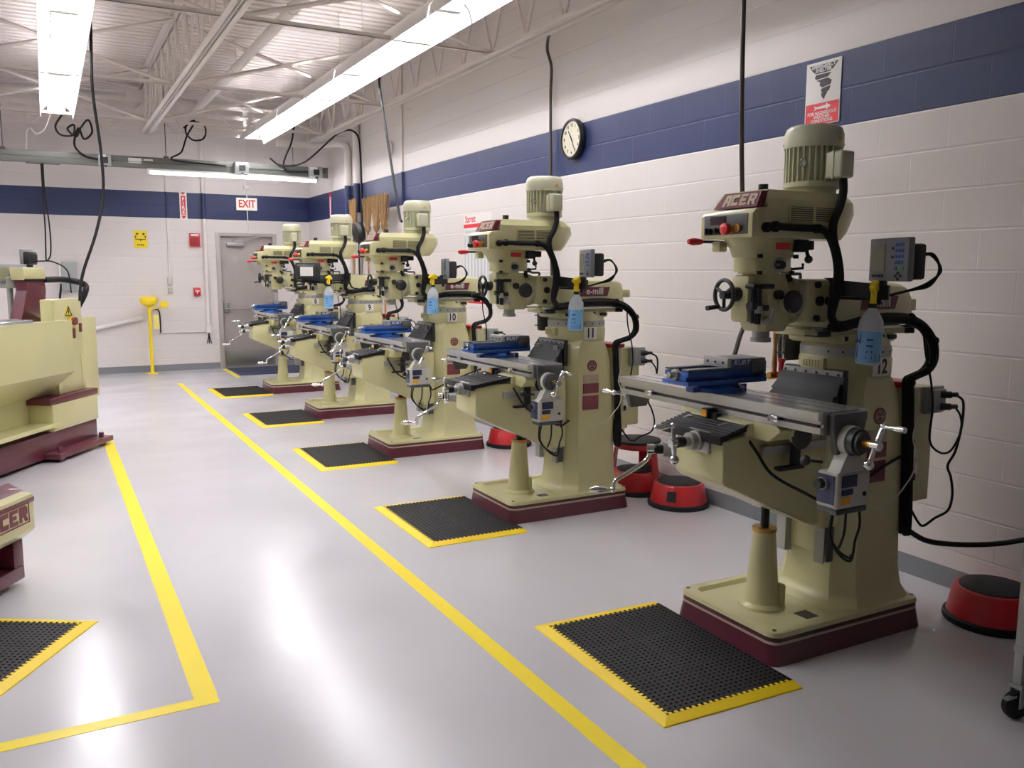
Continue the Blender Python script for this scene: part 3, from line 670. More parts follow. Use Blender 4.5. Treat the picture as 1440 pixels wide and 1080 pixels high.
    fc = b.build('fan_cowl', 'cream_motor', mo); MB().cyl((mx+.02, -.1195, 2.158), (mx+.021, -.125, 2.158), .009, n=16).build('round_sticker', 'orange_tag', mo)
    b = MB(); b.box((mx-.058, -.205, 1.99), (mx+.02, -.115, 2.10), .012, 3); b.box((mx-.062, -.165, 1.987), (mx+.024, -.157, 2.103), .002); b.build('terminal_box', 'cream_motor', mo)
    b = MB(); e0 = Vector((mx-.105, -.055, 2.06)); b.tube([e0+Vector((-.012*math.cos(a)-.012, .0, .014*math.sin(a))) for a in [k*PI/6 for k in range(13)]], .0035, n=6, smooth=0); b.cyl(e0+Vector((.012, 0, 0)), e0, .005, n=8); b.build('lifting_eye', 'chrome', mo)
    # conduits and hose bundle on the near side
    b = MB()
    b.cyl((.375, -.175, 1.995), (.375, -.175, 1.965), .016, n=12)
    b.tube([(.375, -.175, 1.98), (.374, -.178, 1.93), (.350, -.185, 1.87), (.315, -.19, 1.81), (.322, -.185, 1.75), (.36, -.18, 1.67), (.39, -.17, 1.59), (.395, -.16, 1.53), (.385, -.15, 1.47), (.375, -.15, 1.425), (.395, -.15, 1.395)], .017, n=10)
    b.build('motor_conduit', 'cable', T)
    b = MB(); b.cyl((-.04, -.15, 1.782), (-.04, -.185, 1.782), .02, n=14); b.cyl((.005, -.15, 1.785), (.005, -.185, 1.785), .021, n=14)
    b.tube([(-.05, -.182, 1.783), (.0, -.182, 1.786), (.1, -.18, 1.783), (.235, -.18, 1.782), (.29, -.18, 1.765), (.335, -.18, 1.70), (.365, -.175, 1.62), (.372, -.165, 1.54), (.365, -.155, 1.46), (.372, -.155, 1.41), (.40, -.16, 1.388)], .0145, n=10)
    b.box((.225, -.195, 1.765), (.245, -.15, 1.80), .004)
    b.build('control_conduit', 'cable', T)
    b = MB()
    pth = [(.39, -.155, 1.392), (.46, -.155, 1.392), (.60, -.155, 1.415), (.74, -.155, 1.42), (.86, -.16, 1.41), (.96, -.165, 1.37), (1.02, -.17, 1.30), (1.03, -.17, 1.22), (.98, -.175, 1.16), (.90, -.18, 1.14), (.855, -.185, 1.12), (.85, -.195, 1.02), (.862, -.195, .85), (.875, -.195, .65), (.885, -.195, .50), (.875, -.2, .42), (.86, -.2, .47), (.865, -.2, .6)]
    for oy, oz, r in ((0, 0, .0135), (.0, -.022, .0125), (-.018, -.008, .009), (.022, -.01, .011)): b.tube([(x+oz*.5, y+oy, z+oz*(1 if i < 8 else -.3)) for i, (x, y, z) in enumerate(pth)], r, n=8)
    for i in (4, 6, 10, 12): x, y, z = pth[i]; b.ball((x, y-.008, z), .02, n=8)
    b.build('cable_bundle', 'cable', T)
    MB().tube([(.873, -.222, 1.1), (.87, -.228, .98), (.845, -.228, .88), (.872, -.228, .80), (.86, -.23, .72), (.82, -.23, .67), (.73, -.23, .60), (.60, -.24, .585)], .0035, n=6).build('white_wire', 'cable_white', T)
    # electrical cabinet at the back of the column
    b = MB(); b.box((.845, -.165, .55), (1.065, .165, 1.09), .008); b.box((.80, -.1, .62), (.85, .1, 1.02)); b.box((.87, -.13, .52), (1.0, .13, .55), .004)
    for s in (-1, 1): b.box((.85, s*.167, .5), (.95, s*.13, .552), .004)
    ec = b.build('electrical_cabinet', 'cream', T)
    b = MB(); b.box((.835, -.15, 1.092), (.95, .10, 1.118), .006); b.build('isolator', 'red', ec)
    b = MB(); b.box((.975, -.19, .965), (1.095, -.165, 1.09), .004); b.box((.99, -.215, .975), (1.08, -.19, 1.08), .006); b.build('junction_box', 'grey_box', ec)
    for z in (1.055, 1.0):
        b = MB(); b.cyl((1.04, -.215, z), (1.075, -.24, z), .016, n=12); b.cyl((1.072, -.239, z), (1.11, -.245, z), .011, n=10); b.build('plug', 'black', ec)
    b = MB(); b.box((.93, -.1675, .76), (.965, -.17, .80)); b.box((.93, -.1675, .68), (.97, -.17, .735)); b.mi = 1; b.box((.935, -.168, .655), (.955, -.172, .69)); b.build('cabinet_label', ['sign_white', 'ink'], ec)
    b = MB()
    b.tube([(1.10, -.245, 1.055), (1.15, -.25, 1.02), (1.155, -.25, .93), (1.14, -.25, .85), (1.13, -.24, .78), (1.10, -.23, .72), (1.13, -.23, .66), (1.165, -.22, .57), (1.14, -.22, .50), (1.06, -.21, .47), (1.0, -.2, .44), (.96, -.2, .46), (.90, -.2, .53)], .006, n=7)
    b.tube([(1.10, -.245, 1.0), (1.14, -.25, .95), (1.14, -.255, .88), (1.07, -.26, .80), (.99, -.26, .80), (.93, -.25, .86), (.95, -.24, 1.0), (.955, -.22, 1.12), (.935, -.2, 1.24), (.94, -.18, 1.33), (.95, -.175, 1.38)], .005, n=7)
    b.build('supply_cable', 'cable', ec)
    return T
# ------------------------------------------------------------------ the five mills
NM = {12: 'the nearest mill, number 12', 11: 'the second mill, number 11', 10: 'the middle mill, number 10', 9: 'the fourth mill, number 9', 8: 'the farthest mill, number 8'}
CONF = {12: (0, 0, 0), 11: (-.062, .135, .147), 10: (-.068, .092, -.02), 9: (-.082, .11, -.02), 8: (-.04, .09, .10)}   # knee lift, saddle x, table y
MLAB = {12: 'large cream and maroon milling machine numbered 12, closest to the viewer', 11: 'cream and maroon milling machine numbered 11 with grey sheet guard', 10: 'cream and maroon milling machine numbered 10, middle of the row of five',
        9: 'cream and maroon milling machine numbered 9, beside the hanging brooms', 8: 'cream and maroon milling machine numbered 8, in front of the grey door'}
proto = make_mill()
MILL = {}
for n_ in (12, 11, 10, 9, 8):
    t = proto if n_ == 12 else copy_tree(proto)
    t.location = (XF, MY[n_], 0); tag(t, MLAB[n_], 'milling machine', 'milling machines along the right wall')
    dk, ds, dt = CONF[n_]
    for ch in t.children:
        g = ch.get('_g')
        if g == 'knee': ch.location = (0, 0, dk)
        elif g == 'cover': k_ = 1+ds/.145; ch.scale.x = k_; ch.location = (.215*(k_-1), 0, dk)
        elif g == 'saddle': ch.location = (ds, 0, dk)
        elif g == 'table': ch.location = (ds, dt, dk)
        elif g == 'guard': ch.location = (0, 0, dk*.5)
        elif g == 'screw': ch.location = (0, 0, min(0, dk))
    MILL[n_] = t
for n_, t in MILL.items():
    np_ = MB().box((.572, -.220, 1.165), (.668, -.212, 1.243), .001).build('number_plate', 'sign_white', t)
    text('numeral', str(n_), .088, (.62, -.2205, 1.203), (1, 0, 0), (0, 0, 1), 'ink', np_, bold=.0022, sx=.78)
for o in list(bpy.data.objects):
    if '_g' in o: del o['_g']

# ------------------------------------------------------------------ vises
def make_vise():
    t = thing('machine_vise', '', 'vise')
    b = MB(); b.lathe([(.118, 0), (.118, .018), (.09, .03), (.085, .037)], (0, 0, 0), n=36)
    for s in (-1, 1): b.prism([(s*.06, -.03), (s*.15, -.024), (s*.15, .024), (s*.06, .03)], 'z', 0, .022)
    b.build('swivel_base', 'vise_blue', t)
    b = MB(); b.box((-.23, -.09, .037), (.205, .09, .056), .004); b.box((-.225, -.066, .056), (.195, .066, .088), .006); b.prism([(-.225, .074), (.12, .074), (.12, .098), (-.20, .098), (-.225, .092)], 'y', -.078, -.04, .003); b.prism([(-.225, .074), (.12, .074), (.12, .098), (-.20, .098), (-.225, .092)], 'y', .04, .078, .003)
    b.box((.18, -.082, .037), (.21, .082, .075), .006)
    body = b.build('body', 'vise_blue', t)
    b = MB(); b.box((-.222, -.079, .098), (.19, -.035, .106), .001); b.box((-.222, .035, .098), (.19, .079, .106), .001); b.build('bed_rail', 'vise_steel', body)
    b = MB(); b.box((.0, -.078, .106), (.205, .078, .142), .004); b.box((.12, -.085, .075), (.205, .085, .13), .006); b.build('rear_jaw', 'vise_steel', t)
    b = MB(); b.box((-.012, -.078, .104), (.012, .078, .146), .001); b.mi = 1
    for y in (-.05, 0, .05): b.cyl((-.0125, y, .125), (-.015, y, .125), .006, n=10)
    b.build('jaw_plate', ['alu', 'black'], t)
    b = MB(); b.box((.025, -.0795, .108), (.11, -.078, .140)); lp = b.build('maker_label', 'vise_blue', t)
    text('maker_lettering', 'KURT', .030, (.066, -.080, .124), (1, 0, 0), (0, 0, 1), 'white', lp, bold=.0008, shear=.2, sx=1.15)
    b = MB(); b.cyl((-.20, 0, .08), (-.265, 0, .08), .014, n=6); b.cyl((-.22, 0, .08), (-.236, 0, .08), .024, n=18); b.build('screw', 'steel', t)
    b = MB(); b.cyl((.02, -.105, .0), (.02, -.105, .045), .007, n=8); b.cyl((.02, -.105, .022), (.02, -.105, .032), .014, n=6); b.cyl((.02, .105, .0), (.02, .105, .045), .007, n=8); b.build('clamp_bolt', 'black_metal', t)
    return t
v0 = make_vise()
VP = {12: (.03, .155), 11: (.145, .20), 10: (.12, .10), 9: (.13, .10), 8: (.12, .20)}
for n_, (vx, vy) in VP.items():
    v = v0 if n_ == 12 else copy_tree(v0)
    v.location = (XF+vx, MY[n_]+vy, 1.095+CONF[n_][0]); v.rotation_euler.z = math.radians({12: -1, 11: 1, 10: 0, 9: -1, 8: 2}[n_])
    tag(v, f'blue machine vise bolted on the table of {NM[n_]}', 'vise', 'blue machine vises')

# ------------------------------------------------------------------ digital readouts
def make_dro():
    t = thing('digital_readout', '', 'digital readout')
    b = MB(); W, H = .128, .088                       # local: face toward -x, y across
    b.box((-.012, -W, -H), (.018, W, H), .006); b.mi = 1; b.box((.018, -W*.86, -H*.92), (.085, W*.62, H*.72), .012)
    for i in range(9): b.box((.083, -W*.7+i*.02, -H*.5), (.088, -W*.7+i*.02+.006, H*.4))
    c = b.build('case', ['dro_case', 'black'], t)
    MB().box((-.0145, .022, -.045), (-.0115, .108, .062)).build('screen', 'screen', c)
    b = MB()
    for r in range(4):
        for k in range(3): b.box((-.016, -.062-k*.019, .052-r*.0235), (-.012, -.048-k*.019, .066-r*.0235), .002)
    b.box((-.016, -.062, -.042), (-.012, -.048, -.028), .002); b.mi = 1; b.box((-.016, -.105, -.042), (-.012, -.068, -.028), .002); b.mi = 2
    for y, z in ((-.07, -.055), (-.07, -.078), (-.056, -.066), (-.086, -.066), (-.03, .045), (-.03, .01), (.035, -.066), (.055, -.066), (.075, -.066), (.095, -.066)): b.cyl((-.012, y, z), (-.016, y, z), .006, n=10)
    b.build('keypad', ['key_blue', 'key_green', 'black'], c)
    return t
d0 = make_dro()
def add_arm(t, pts, foot):
    """flat black arm from the mill to below the case, in the readout's frame"""
    b = MB(); p, q = Vector(pts[0]), Vector(pts[1]); d = (q-p); d.z = 0; d.normalize(); n = Vector((-d.y, d.x, 0))*.014
    b.loft([[p-n+Vector((0, 0, -.034)), p+n+Vector((0, 0, -.034)), p+n+Vector((0, 0, .034)), p-n+Vector((0, 0, .034))], [q-n+Vector((0, 0, -.03)), q+n+Vector((0, 0, -.03)), q+n+Vector((0, 0, .03)), q-n+Vector((0, 0, .03))]])
    b.cyl(q-d*.04+Vector((0, 0, .028)), q-d*.04+Vector((0, 0, .05)), .03, n=18); b.cyl(q-d*.04+Vector((0, 0, -.05)), q-d*.04+Vector((0, 0, -.028)), .012, n=10)
    b.cyl(p+Vector((0, 0, -.05)), p+Vector((0, 0, .04)), .024, n=14)
    b.build('arm', 'black', t)
DR = {12: (.52, -.31, 1.66, -17, (.43, -.085), (.53, -.305)), 11: (.52, -.31, 1.66, -17, (.43, -.085), (.53, -.305)), 10: (.52, -.29, 1.63, -14, (.43, -.085), (.54, -.285)),
      9: (-.10, -.37, 1.605, -108, (.43, -.085), (-.12, -.36)), 8: (.62, -.42, 1.62, -12, (.43, -.085), (.63, -.40))}
DL = {12: 'grey digital readout with blue keypad, swung out beside mill 12', 11: 'digital readout with black back seen edge on, on the arm of mill 11', 10: 'digital readout on black arm of mill 10, beside its yellow topped bottle', 9: 'black backed digital readout with white sticker, swung out in front of mill 9', 8: 'digital readout of the farthest mill, number 8, seen past the head of mill 9'}
for n_, (x, y, z, rz, pa, qa) in DR.items():
    t = d0 if n_ == 12 else copy_tree(d0, skip=('arm', 'readout_cable'))
    rot = math.radians(rz); t.location = (XF+x, MY[n_]+y, z); t.rotation_euler.z = rot
    tag(t, DL[n_], 'digital readout', 'digital readouts on the mills')
    R = Matrix.Rotation(-rot, 4, 'Z')
    loc = lambda px, py, pz: R @ Vector((px-x, py-y, pz-z))
    add_arm(t, [loc(pa[0], pa[1], 1.545), loc(qa[0], qa[1], 1.525)], None)
    b = MB()
    if n_ != 9:
        for k in range(3): b.tube([Vector((.085, -.07+k*.012, .02-k*.01)), Vector((.14, -.075+k*.01, .02)), Vector((.175+.004*k, -.07, -.04)), Vector((.15, -.05, -.105+.008*k)), Vector((.08, -.02, -.125)), loc(qa[0]-.03, qa[1]+.06, 1.50), loc(.44, -.12, 1.50)], .0055, n=7)
    else:
        for k in range(2): b.tube([Vector((.08, -.07, -.05)), Vector((.10, -.10, -.10)), loc(.1, -.3, 1.50-k*.02), loc(.38, -.2, 1.50-k*.02), loc(.46, -.16, 1.42), loc(.7, -.15, 1.40)], .008, n=7)
        MB().box((.0855, -.075, -.05), (.0895, .055, .045)).build('sticker', 'sign_white', t)
    b.build('readout_cable', 'cable', t)
    if n_ == 9:
        for ch in t.children:
            if ch.name.startswith('case'): ch.material_slots[0].link = 'OBJECT'; ch.material_slots[0].material = M['black']

# ------------------------------------------------------------------ spray bottles
def make_bottle():
    t = thing('spray_bottle', '', 'spray bottle')
    b = MB(); b.lathe([(.03, 0), (.046, .004), (.05, .012), (.05, .05), (.0475, .10), (.05, .15), (.046, .185), (.03, .215), (.018, .232), (.0145, .24)], n=32); b.build('bottle_body', 'bottle', t, ang=50)
    b = MB(); b.lathe([(.0504, .013), (.0507, .05), (.0482, .10), (.0506, .142)], n=32, cap=False); liq = b.build('blue_liquid', 'liquid', t, ang=50)
    b = MB()
    for a0, z0, z1, w in ((-.9, .09, .135, .35), (-.9, .03, .085, .06), (.2, .03, .04, .25), (.2, .055, .062, .25), (.2, .08, .087, .25), (.2, .105, .112, .25), (.95, .02, .05, .25)):
        P = lambda a, z: (.0513*math.sin(a), -.0513*math.cos(a), z)
        b.quad(P(a0-w, z0), P(a0+w, z0), P(a0+w, z1), P(a0-w, z1))
        if a0 == -.9 and z0 == .09: b.build('printed_label', 'bottle_print', t); b = MB()
    b.build('volume_marks', 'bottle_print', t)['kind'] = 'stuff'
    b = MB(); b.lathe([(.019, .238), (.019, .256)], n=20); b.build('black_collar', 'black', t)
    b = MB(); b.lathe([(.015, .256), (.0125, .262), (.0125, .305)], n=16)
    b.prism([(-.045, .318), (-.047, .332), (-.02, .345), (.01, .352), (.035, .338), (.05, .318), (.045, .308), (.012, .312), (-.012, .300)], 'x', -.014, .014, .004)
    b.tube([(0, -.018, .315), (0, -.032, .29), (0, -.034, .268)], .006, n=7); b.cyl((0, -.045, .325), (0, -.06, .325), .009, n=12)
    b.build('trigger_head', 'yellow', t)
    return t
s0 = make_bottle()
for n_, (x, y, z, rz) in {12: (.465, -.27, 1.225, -60), 11: (.465, -.27, 1.225, -60), 10: (.40, -.29, 1.235, -60), 9: (.10, -.41, 1.21, -50)}.items():
    s = s0 if n_ == 12 else copy_tree(s0)
    s.location = (XF+x, MY[n_]+y, z); s.rotation_euler = (0, math.radians(2), math.radians(rz))
    tag(s, f'yellow trigger spray bottle of blue cleaner hung beside {NM[n_]}', 'spray bottle', 'spray bottles hung on the readout arms')

# tools hung beside the column of mill 12 and 11
def hung_tools(n_, lab):
    ox, oy = XF, MY[n_]
    t = thing('collet_rack', 'black rack of steel collets bolted beside the column of '+NM[n_], 'collet rack', (ox+.475, oy+.215, 1.20))
    b = MB(); b.box((0, 0, .03), (.12, .06, .038), .002); b.box((0, 0, .1), (.12, .06, .108), .002); b.box((0, -.02, .0), (.12, -.012, .13), .002); b.build('rack', 'black', t)
    for i in range(3): MB().lathe([(.010, 0), (.013, .02), (.015, .09), (.015, .12)], (.02+i*.04, .03, 0), n=14).build('collet', 'cast', t)
hung_tools(12, ''); hung_tools(11, '')
t = thing('hammer', 'brass headed hammer with wooden handle hung beside the column of mill 12', 'hammer', (XF+.44, MY[12]+.225, 1.10))
b = MB(); b.lathe([(.010, .03), (.013, .08), (.009, .16), (.012, .22), (.010, .25)], n=12); b.build('handle', 'wood', t)
b = MB(); b.lathe([(.016, -.035), (.018, -.03), (.018, .03), (.016, .035)], (0, 0, .03), (1, 0, 0), n=16); b.build('head', 'brass', t)
t = thing('screwdriver', 'red handled screwdriver hung beside the column of mill 12', 'screwdriver', (XF+.455, MY[12]+.195, 1.10))
b = MB(); b.lathe([(.011, 0), (.014, .03), (.013, .09), (.018, .10), (.018, .11)], n=14); b.build('handle', 'red', t)
MB().cyl((0, 0, .11), (0, 0, .24), .0035, n=8).build('blade', 'steel', t)

# ------------------------------------------------------------------ anti-fatigue mats
def make_mat(L=.982, W=.662):
    """origin: middle of the aisle-side edge; x to the machine, y along"""
    t = thing('floor_mat', '', 'floor mat')
    bd = .05; h = .014; y0, y1 = -L/2+bd, L/2-bd; x0, x1 = bd, W
    nx, ny = 24, 36; b = MB()
    dx, dy = (x1-x0)/nx, (y1-y0)/ny
    for i in range(nx):
        for j in range(ny):
            ax, ay = x0+i*dx, y0+j*dy; bx, by = ax+dx, ay+dy
            gx = (i in (nx//2-1, nx//2)) and .4 or .3; m_ = dx*.29
            if (i == nx//2-1 or j in (ny//3-1, 2*ny//3-1)): m_ = dx*.34
            c = [(ax, ay), (bx, ay), (bx, by), (ax, by)]; k = [(ax+m_, ay+m_), (bx-m_, ay+m_), (bx-m_, by-m_), (ax+m_, by-m_)]
            b.mi = 0
            for q in range(4): b.quad((*c[q], h), (*c[(q+1) % 4], h), (*k[(q+1) % 4], h), (*k[q], h))
            b.mi = 1
            for q in range(4): b.quad((*k[q], h), (*k[(q+1) % 4], h), (*k[(q+1) % 4], .004), (*k[q], .004))
            b.quad(*[(*p, .004) for p in k])
    b.mi = 0
    b.quad((x1, y0, 0), (x1, y1, 0), (x1, y1, h), (x1, y0, h))
    bmesh.ops.remove_doubles(b.bm, verts=b.bm.verts, dist=1e-5)
    b.build('rubber_surface', ['mat_black', 'pit'], t, ang=20)
    b = MB(); b.loft([[(0, -L/2, 0), (bd, y0, 0), (bd, y0, h+.001), (.003, -L/2+.003, .004)], [(0, L/2, 0), (bd, y1, 0), (bd, y1, h+.001), (.003, L/2-.003, .004)]]); n = 34
    for j in range(n): yy = y0+.012+j*(y1-y0-.02)/n; b.box((bd-.002, yy, h-.004), (bd+.013, yy+.013, h+.0012))
    b.build('yellow_border', 'yellow_rubber', t)
    for s in (-1, 1):
        b = MB(); b.loft([[(0, s*L/2, 0), (bd, s*(L/2-bd), 0), (bd, s*(L/2-bd), h+.001), (.003, s*(L/2-.003), .004)], [(W, s*L/2, 0), (W, s*(L/2-bd), 0), (W, s*(L/2-bd), h+.001), (W, s*(L/2-.003), .004)]])
        for j in range(22): xx = bd+.012+j*(x1-x0-.02)/22; b.box((xx, s*(L/2-bd-.013), h-.004), (xx+.013, s*(L/2-bd+.002), h+.0012))
        b.build('yellow_border', 'yellow_rubber', t)
    return t
m0 = make_mat()
MT = {12: (1.850, 2.747, -.029), 11: (1.8785, 4.985, -.0046), 10: (1.866, 7.186, -.006), 9: (1.862, 9.368, .009), 8: (1.853, 11.68, .017)}
for n_, (x, y, r) in MT.items():
    m_ = m0 if n_ == 12 else copy_tree(m0)
    m_.location = (x, y, .0005); m_.rotation_euler.z = r
    tag(m_, f'black drainage mat with yellow border in front of {NM[n_]}', 'floor mat', 'black mats with yellow borders in front of the mills')
# mat by the near lathe: axes (.52,.86)
e1 = Vector((.52, .86, 0)).normalized(); e2 = Vector((e1.y, -e1.x, 0))
m_ = copy_tree(m0); ang = math.atan2(-e2.y, -e2.x)
c_ = Vector((.12, 4.23, 0))-e1*.49
m_.location = (c_.x, c_.y, .0005); m_.rotation_euler.z = ang
tag(m_, 'black drainage mat with yellow border in front of the near lathe', 'floor mat')
tag(MB().box((2.55, 13.55, 0), (3.78, 14.64, .01), .003).build('door_mat', 'navy_mat'), 'dark navy carpet mat lying in front of the grey door', 'door mat')

# ------------------------------------------------------------------ step stools
def make_low_stool():
    t = thing('step_stool', '', 'step stool')
    b = MB(); b.lathe([(.208, .0), (.212, .008), (.210, .028), (.2, .034)], n=48); b.build('bumper_ring', 'rubber', t)
    b = MB(); b.lathe([(.198, .026), (.193, .05), (.172, .155), (.166, .163), (.15, .165), (.10, .165)], n=48); sh = b.build('drum', 'red_enamel', t)
    b = MB(); b.lathe([(.149, .163), (.149, .169), (.144, .171), (.05, .171)], n=48); b.build('tread', 'rubber', t)
    return t
l0 = make_low_stool()
l0.location = (3.79, 2.30, 0); tag(l0, 'low round red step stool cut by the right edge, behind mill 12', 'step stool', 'red step stools')
for loc, lab in (((3.79, 4.575, 0), 'low round red step stool with black label, between mills 11 and 12'), ((3.72, 6.95, 0), 'low round red step stool mostly hidden behind the pedestal of mill 11')):
    l = copy_tree(l0); l.location = loc; tag(l, lab, 'step stool', 'red step stools')
    if 'label' in lab:
        b = MB()
        for k in range(4):
            a0 = math.radians(206+k*5); a1 = math.radians(211+k*5)
            P = lambda a, z: ((.1945-(z-.05)*.206+.0012)*math.cos(a), (.1945-(z-.05)*.206+.0012)*math.sin(a), z)
            b.quad(P(a0, .06), P(a1, .06), P(a1, .13), P(a0, .13))
        b.build('black_label', 'ink', l)
t = thing('step_stool', 'tall two tread red step stool with open handle frame, behind mill 11', 'step stool', (3.755, 5.025, 0), .5, 'red step stools')
b = MB(); b.lathe([(.208, .0), (.212, .008), (.210, .028), (.2, .034)], n=48); b.build('bumper_ring', 'rubber', t)
b = MB(); b.lathe([(.198, .026), (.193, .05), (.172, .155), (.166, .163), (.15, .165), (.10, .165)], n=48)
for a in (-1.75, 1.75, .0):
    for k in range(6):
        a0 = a-.3+k*.1; P = lambda aa, r, z: (r*math.cos(aa), r*math.sin(aa), z)
        wv = .3 if a == 0 else .22
        a0 = a-wv+k*wv/3; a1 = a0+wv/3
        b.loft([[P(a0, .18, .15), P(a1, .18, .15), P(a1, .165, .15), P(a0, .165, .15)], [P(a0, .158, .34), P(a1, .158, .34), P(a1, .145, .34), P(a0, .145, .34)]])
b.lathe([(.16, .33), (.165, .345), (.165, .372), (.15, .374)], n=40, cap=False); b.build('drum', 'red_enamel', t)
b = MB(); b.lathe([(.176, .372), (.18, .38), (.176, .39), (.05, .392)], n=44); b.build('upper_tread', 'rubber', t)
MB().lathe([(.14, .163), (.14, .170), (.05, .171)], n=40).build('lower_tread', 'rubber', t)

# ------------------------------------------------------------------ rolling cart at the right edge
t = thing('rolling_cart', 'grey steel cart of which one leg and black caster show at the lower right edge', 'cart', (3.02, 1.715, 0))
for i, (x, y) in enumerate(((0, 0), (.75, 0), (0, -.5), (.75, -.5))):
    l = MB().box((x-.016, y-.016, .13), (x+.016, y+.016, .82), .002).build('leg', 'alu', t)
    b = MB(); b.lathe([(.025, -.014), (.05, -.012), (.052, 0), (.05, .012), (.025, .014)], (x-.01, y, .0525), (.35, 1, 0), n=24); b.build('caster_wheel', 'rubber', l)
    b = MB()
    for s in (-1, 1): b.prism([(x-.022, .045), (x+.0, .045), (x+.02, .125), (x-.02, .125)], 'y', y+s*.02-.002, y+s*.02+.002)
    b.box((x-.022, y-.024, .118), (x+.022, y+.024, .132)); b.box((x-.075, y-.01, .085), (x-.02, y+.01, .092)); b.build('caster_fork', 'grey_box', l)
for z in (.25, .82): MB().box((-.02, -.52, z), (.77, .02, z+.025), .004).build('shelf', 'grey_box', t)
# ------------------------------------------------------------------ right wall
wx = XW-.0005
t = thing('wall_clock', 'round black rimmed wall clock with cream face on the blue band', 'wall clock', (wx, 6.295, 2.715))
b = MB(); b.lathe([(.155, 0), (.165, .01), (.168, .04), (.16, .055), (.15, .056), (.146, .046), (.146, .02)], (0, 0, 0), (-1, 0, 0), n=48); b.build('rim', 'black', t)
fa = MB().lathe([(.147, .02), (.147, .04)], (0, 0, 0), (-1, 0, 0), n=48).build('dial', 'clock_face', t)
for k in range(1, 13):
    a = 2*PI*k/12; text('numeral', str(k), .036, (-.041, -.113*math.sin(a), .113*math.cos(a)), (0, -1, 0), (0, 0, 1), 'ink', fa, bold=.0006)
for L_, w, a in ((.085, .007, math.radians(325)), (.125, .005, math.radians(150))):
    d_ = Vector((0, -math.sin(a), math.cos(a))); n_ = Vector((0, -d_.z, d_.y))*w; b = MB()
    p0, p1 = -d_*.025, d_*L_; b.loft([[Vector((-.044, 0, 0))+p0-n_, Vector((-.044, 0, 0))+p0+n_, Vector((-.0425, 0, 0))+p0+n_, Vector((-.0425, 0, 0))+p0-n_], [Vector((-.044, 0, 0))+p1-n_*.5, Vector((-.044, 0, 0))+p1+n_*.5, Vector((-.0425, 0, 0))+p1+n_*.5, Vector((-.0425, 0, 0))+p1-n_*.5]]); b.build('hand', 'ink', fa)

t = thing('shelter_sign', 'white and red emergency shelter sign with black tornado on the blue band', 'sign', (wx, 3.648, 2.632))
H, W = .178, .127
MB().box((-.006, -W, -H), (0, W, H), .002).build('sign_board', 'sign_white', t)
MB().box((-.0068, -W+.008, -H+.006), (-.0058, W-.008, -.055)).build('red_panel', 'sign_red', t)
def ypoly(name, pts, x, mat, par, dx=.001):
    b = MB(); b.prism(pts, 'x', x-dx, x); return b.build(name, mat, par)
b = MB()
for pl in ([(.105, .162), (-.105, .162), (-.07, .125), (-.045, .112), (.055, .112), (.08, .13)], [(.055, .106), (-.055, .106), (-.035, .085), (.05, .08), (.062, .09)], [(.05, .074), (-.03, .079), (-.062, .062), (-.055, .04), (.005, .03), (.025, .045), (.02, .062)], [(.01, .024), (-.055, .034), (-.045, .008), (-.01, -.004), (.01, .004)], [(.012, -.002), (-.035, .0), (-.018, -.02), (-.012, -.038), (.005, -.022)]):
    b.prism(pl, 'x', -.0072, -.0062)
b.build('tornado_symbol', 'ink', t)
text('heading', 'EMERGENCY\nSHELTER', .03, (-.0078, 0, .14), (0, -1, 0), (0, 0, 1), 'sign_white', t, bold=.0008, ext=.0003, lsp=.8)
ypoly('arrow', [(.06, -.066), (.04, -.076), (-.03, -.070), (-.03, -.060), (-.065, -.079), (-.03, -.098), (-.03, -.088), (.04, -.086), (.06, -.096), (.05, -.081)], -.0068, 'sign_white', t)
text('caption', 'FOR HAZARDOUS\nWEATHER\nCONDITIONS', .0255, (-.0072, 0, -.133), (0, -1, 0), (0, 0, 1), 'sign_white', t, bold=.0008, ext=.0003, lsp=.85)

t = thing('wall_chart', 'tall white wall chart with red heading bar behind mill 11', 'wall chart', (wx, 8.18, 1.73))
MB().box((-.002, -.33, -.48), (0, .33, .48)).build('sheet', 'sign_white', t)
text('heading', 'Starrett', .10, (-.0022, .17, .425), (0, -1, 0), (0, 0, 1), 'sign_red', t, bold=.002, ext=.0003, sx=.8)
b = MB(); b.box((-.003, -.31, .335), (-.0015, .33, .375)); b.box((-.003, -.31, -.46), (-.0015, .33, -.435)); b.build('red_bar', 'sign_red', t)
b = MB()
for k in range(8): b.box((-.003, .27-k*.078, -.40), (-.0018, .268-k*.078+.05, .26))
b.box((-.003, -.28, .28), (-.0018, .30, .31)); b.build('table_columns', principled('pale_print', 'C6CACF', .6), t)

# brooms and a floor squeegee hung on the wall near the corner
def broom(y, z, lean, label, hue):
    t = thing('corn_broom', label, 'broom', (XW-.16, y, z))
    b = MB(); n = 26
    for k in range(n):
        a = (k/(n-1)-.5)*2; rr = random.Random(k+int(y*100)); dx = rr.uniform(-.03, .03)
        b.tube([(dx*.3, a*.035, 0), (dx*.7, a*.085, .10), (dx, a*.125+lean*.5, .26), (dx*1.2, a*.15+lean, .40+rr.uniform(-.02, .02))], lambda q: .012*(1-.4*q), n=5, smooth=2)
    b.build('bristles', 'straw', t)
    b = MB(); b.lathe([(.018, -.06), (.04, -.02), (.045, .02)], n=16); b.build('cap', 'straw', t)
    MB().cyl((0, 0, -1.15), (0, -.0, -.03), .0125, n=12).build('handle', hue, t)
broom(11.8, 2.20, .03, 'corn broom with pale straw head, leftmost of the hanging brooms', 'wood')
broom(11.2, 2.18, .0, 'corn broom with brown straw head, second of the hanging brooms', 'wood')
broom(10.86, 2.18, -.02, 'corn broom with brown straw head, third of the hanging brooms', 'badge')
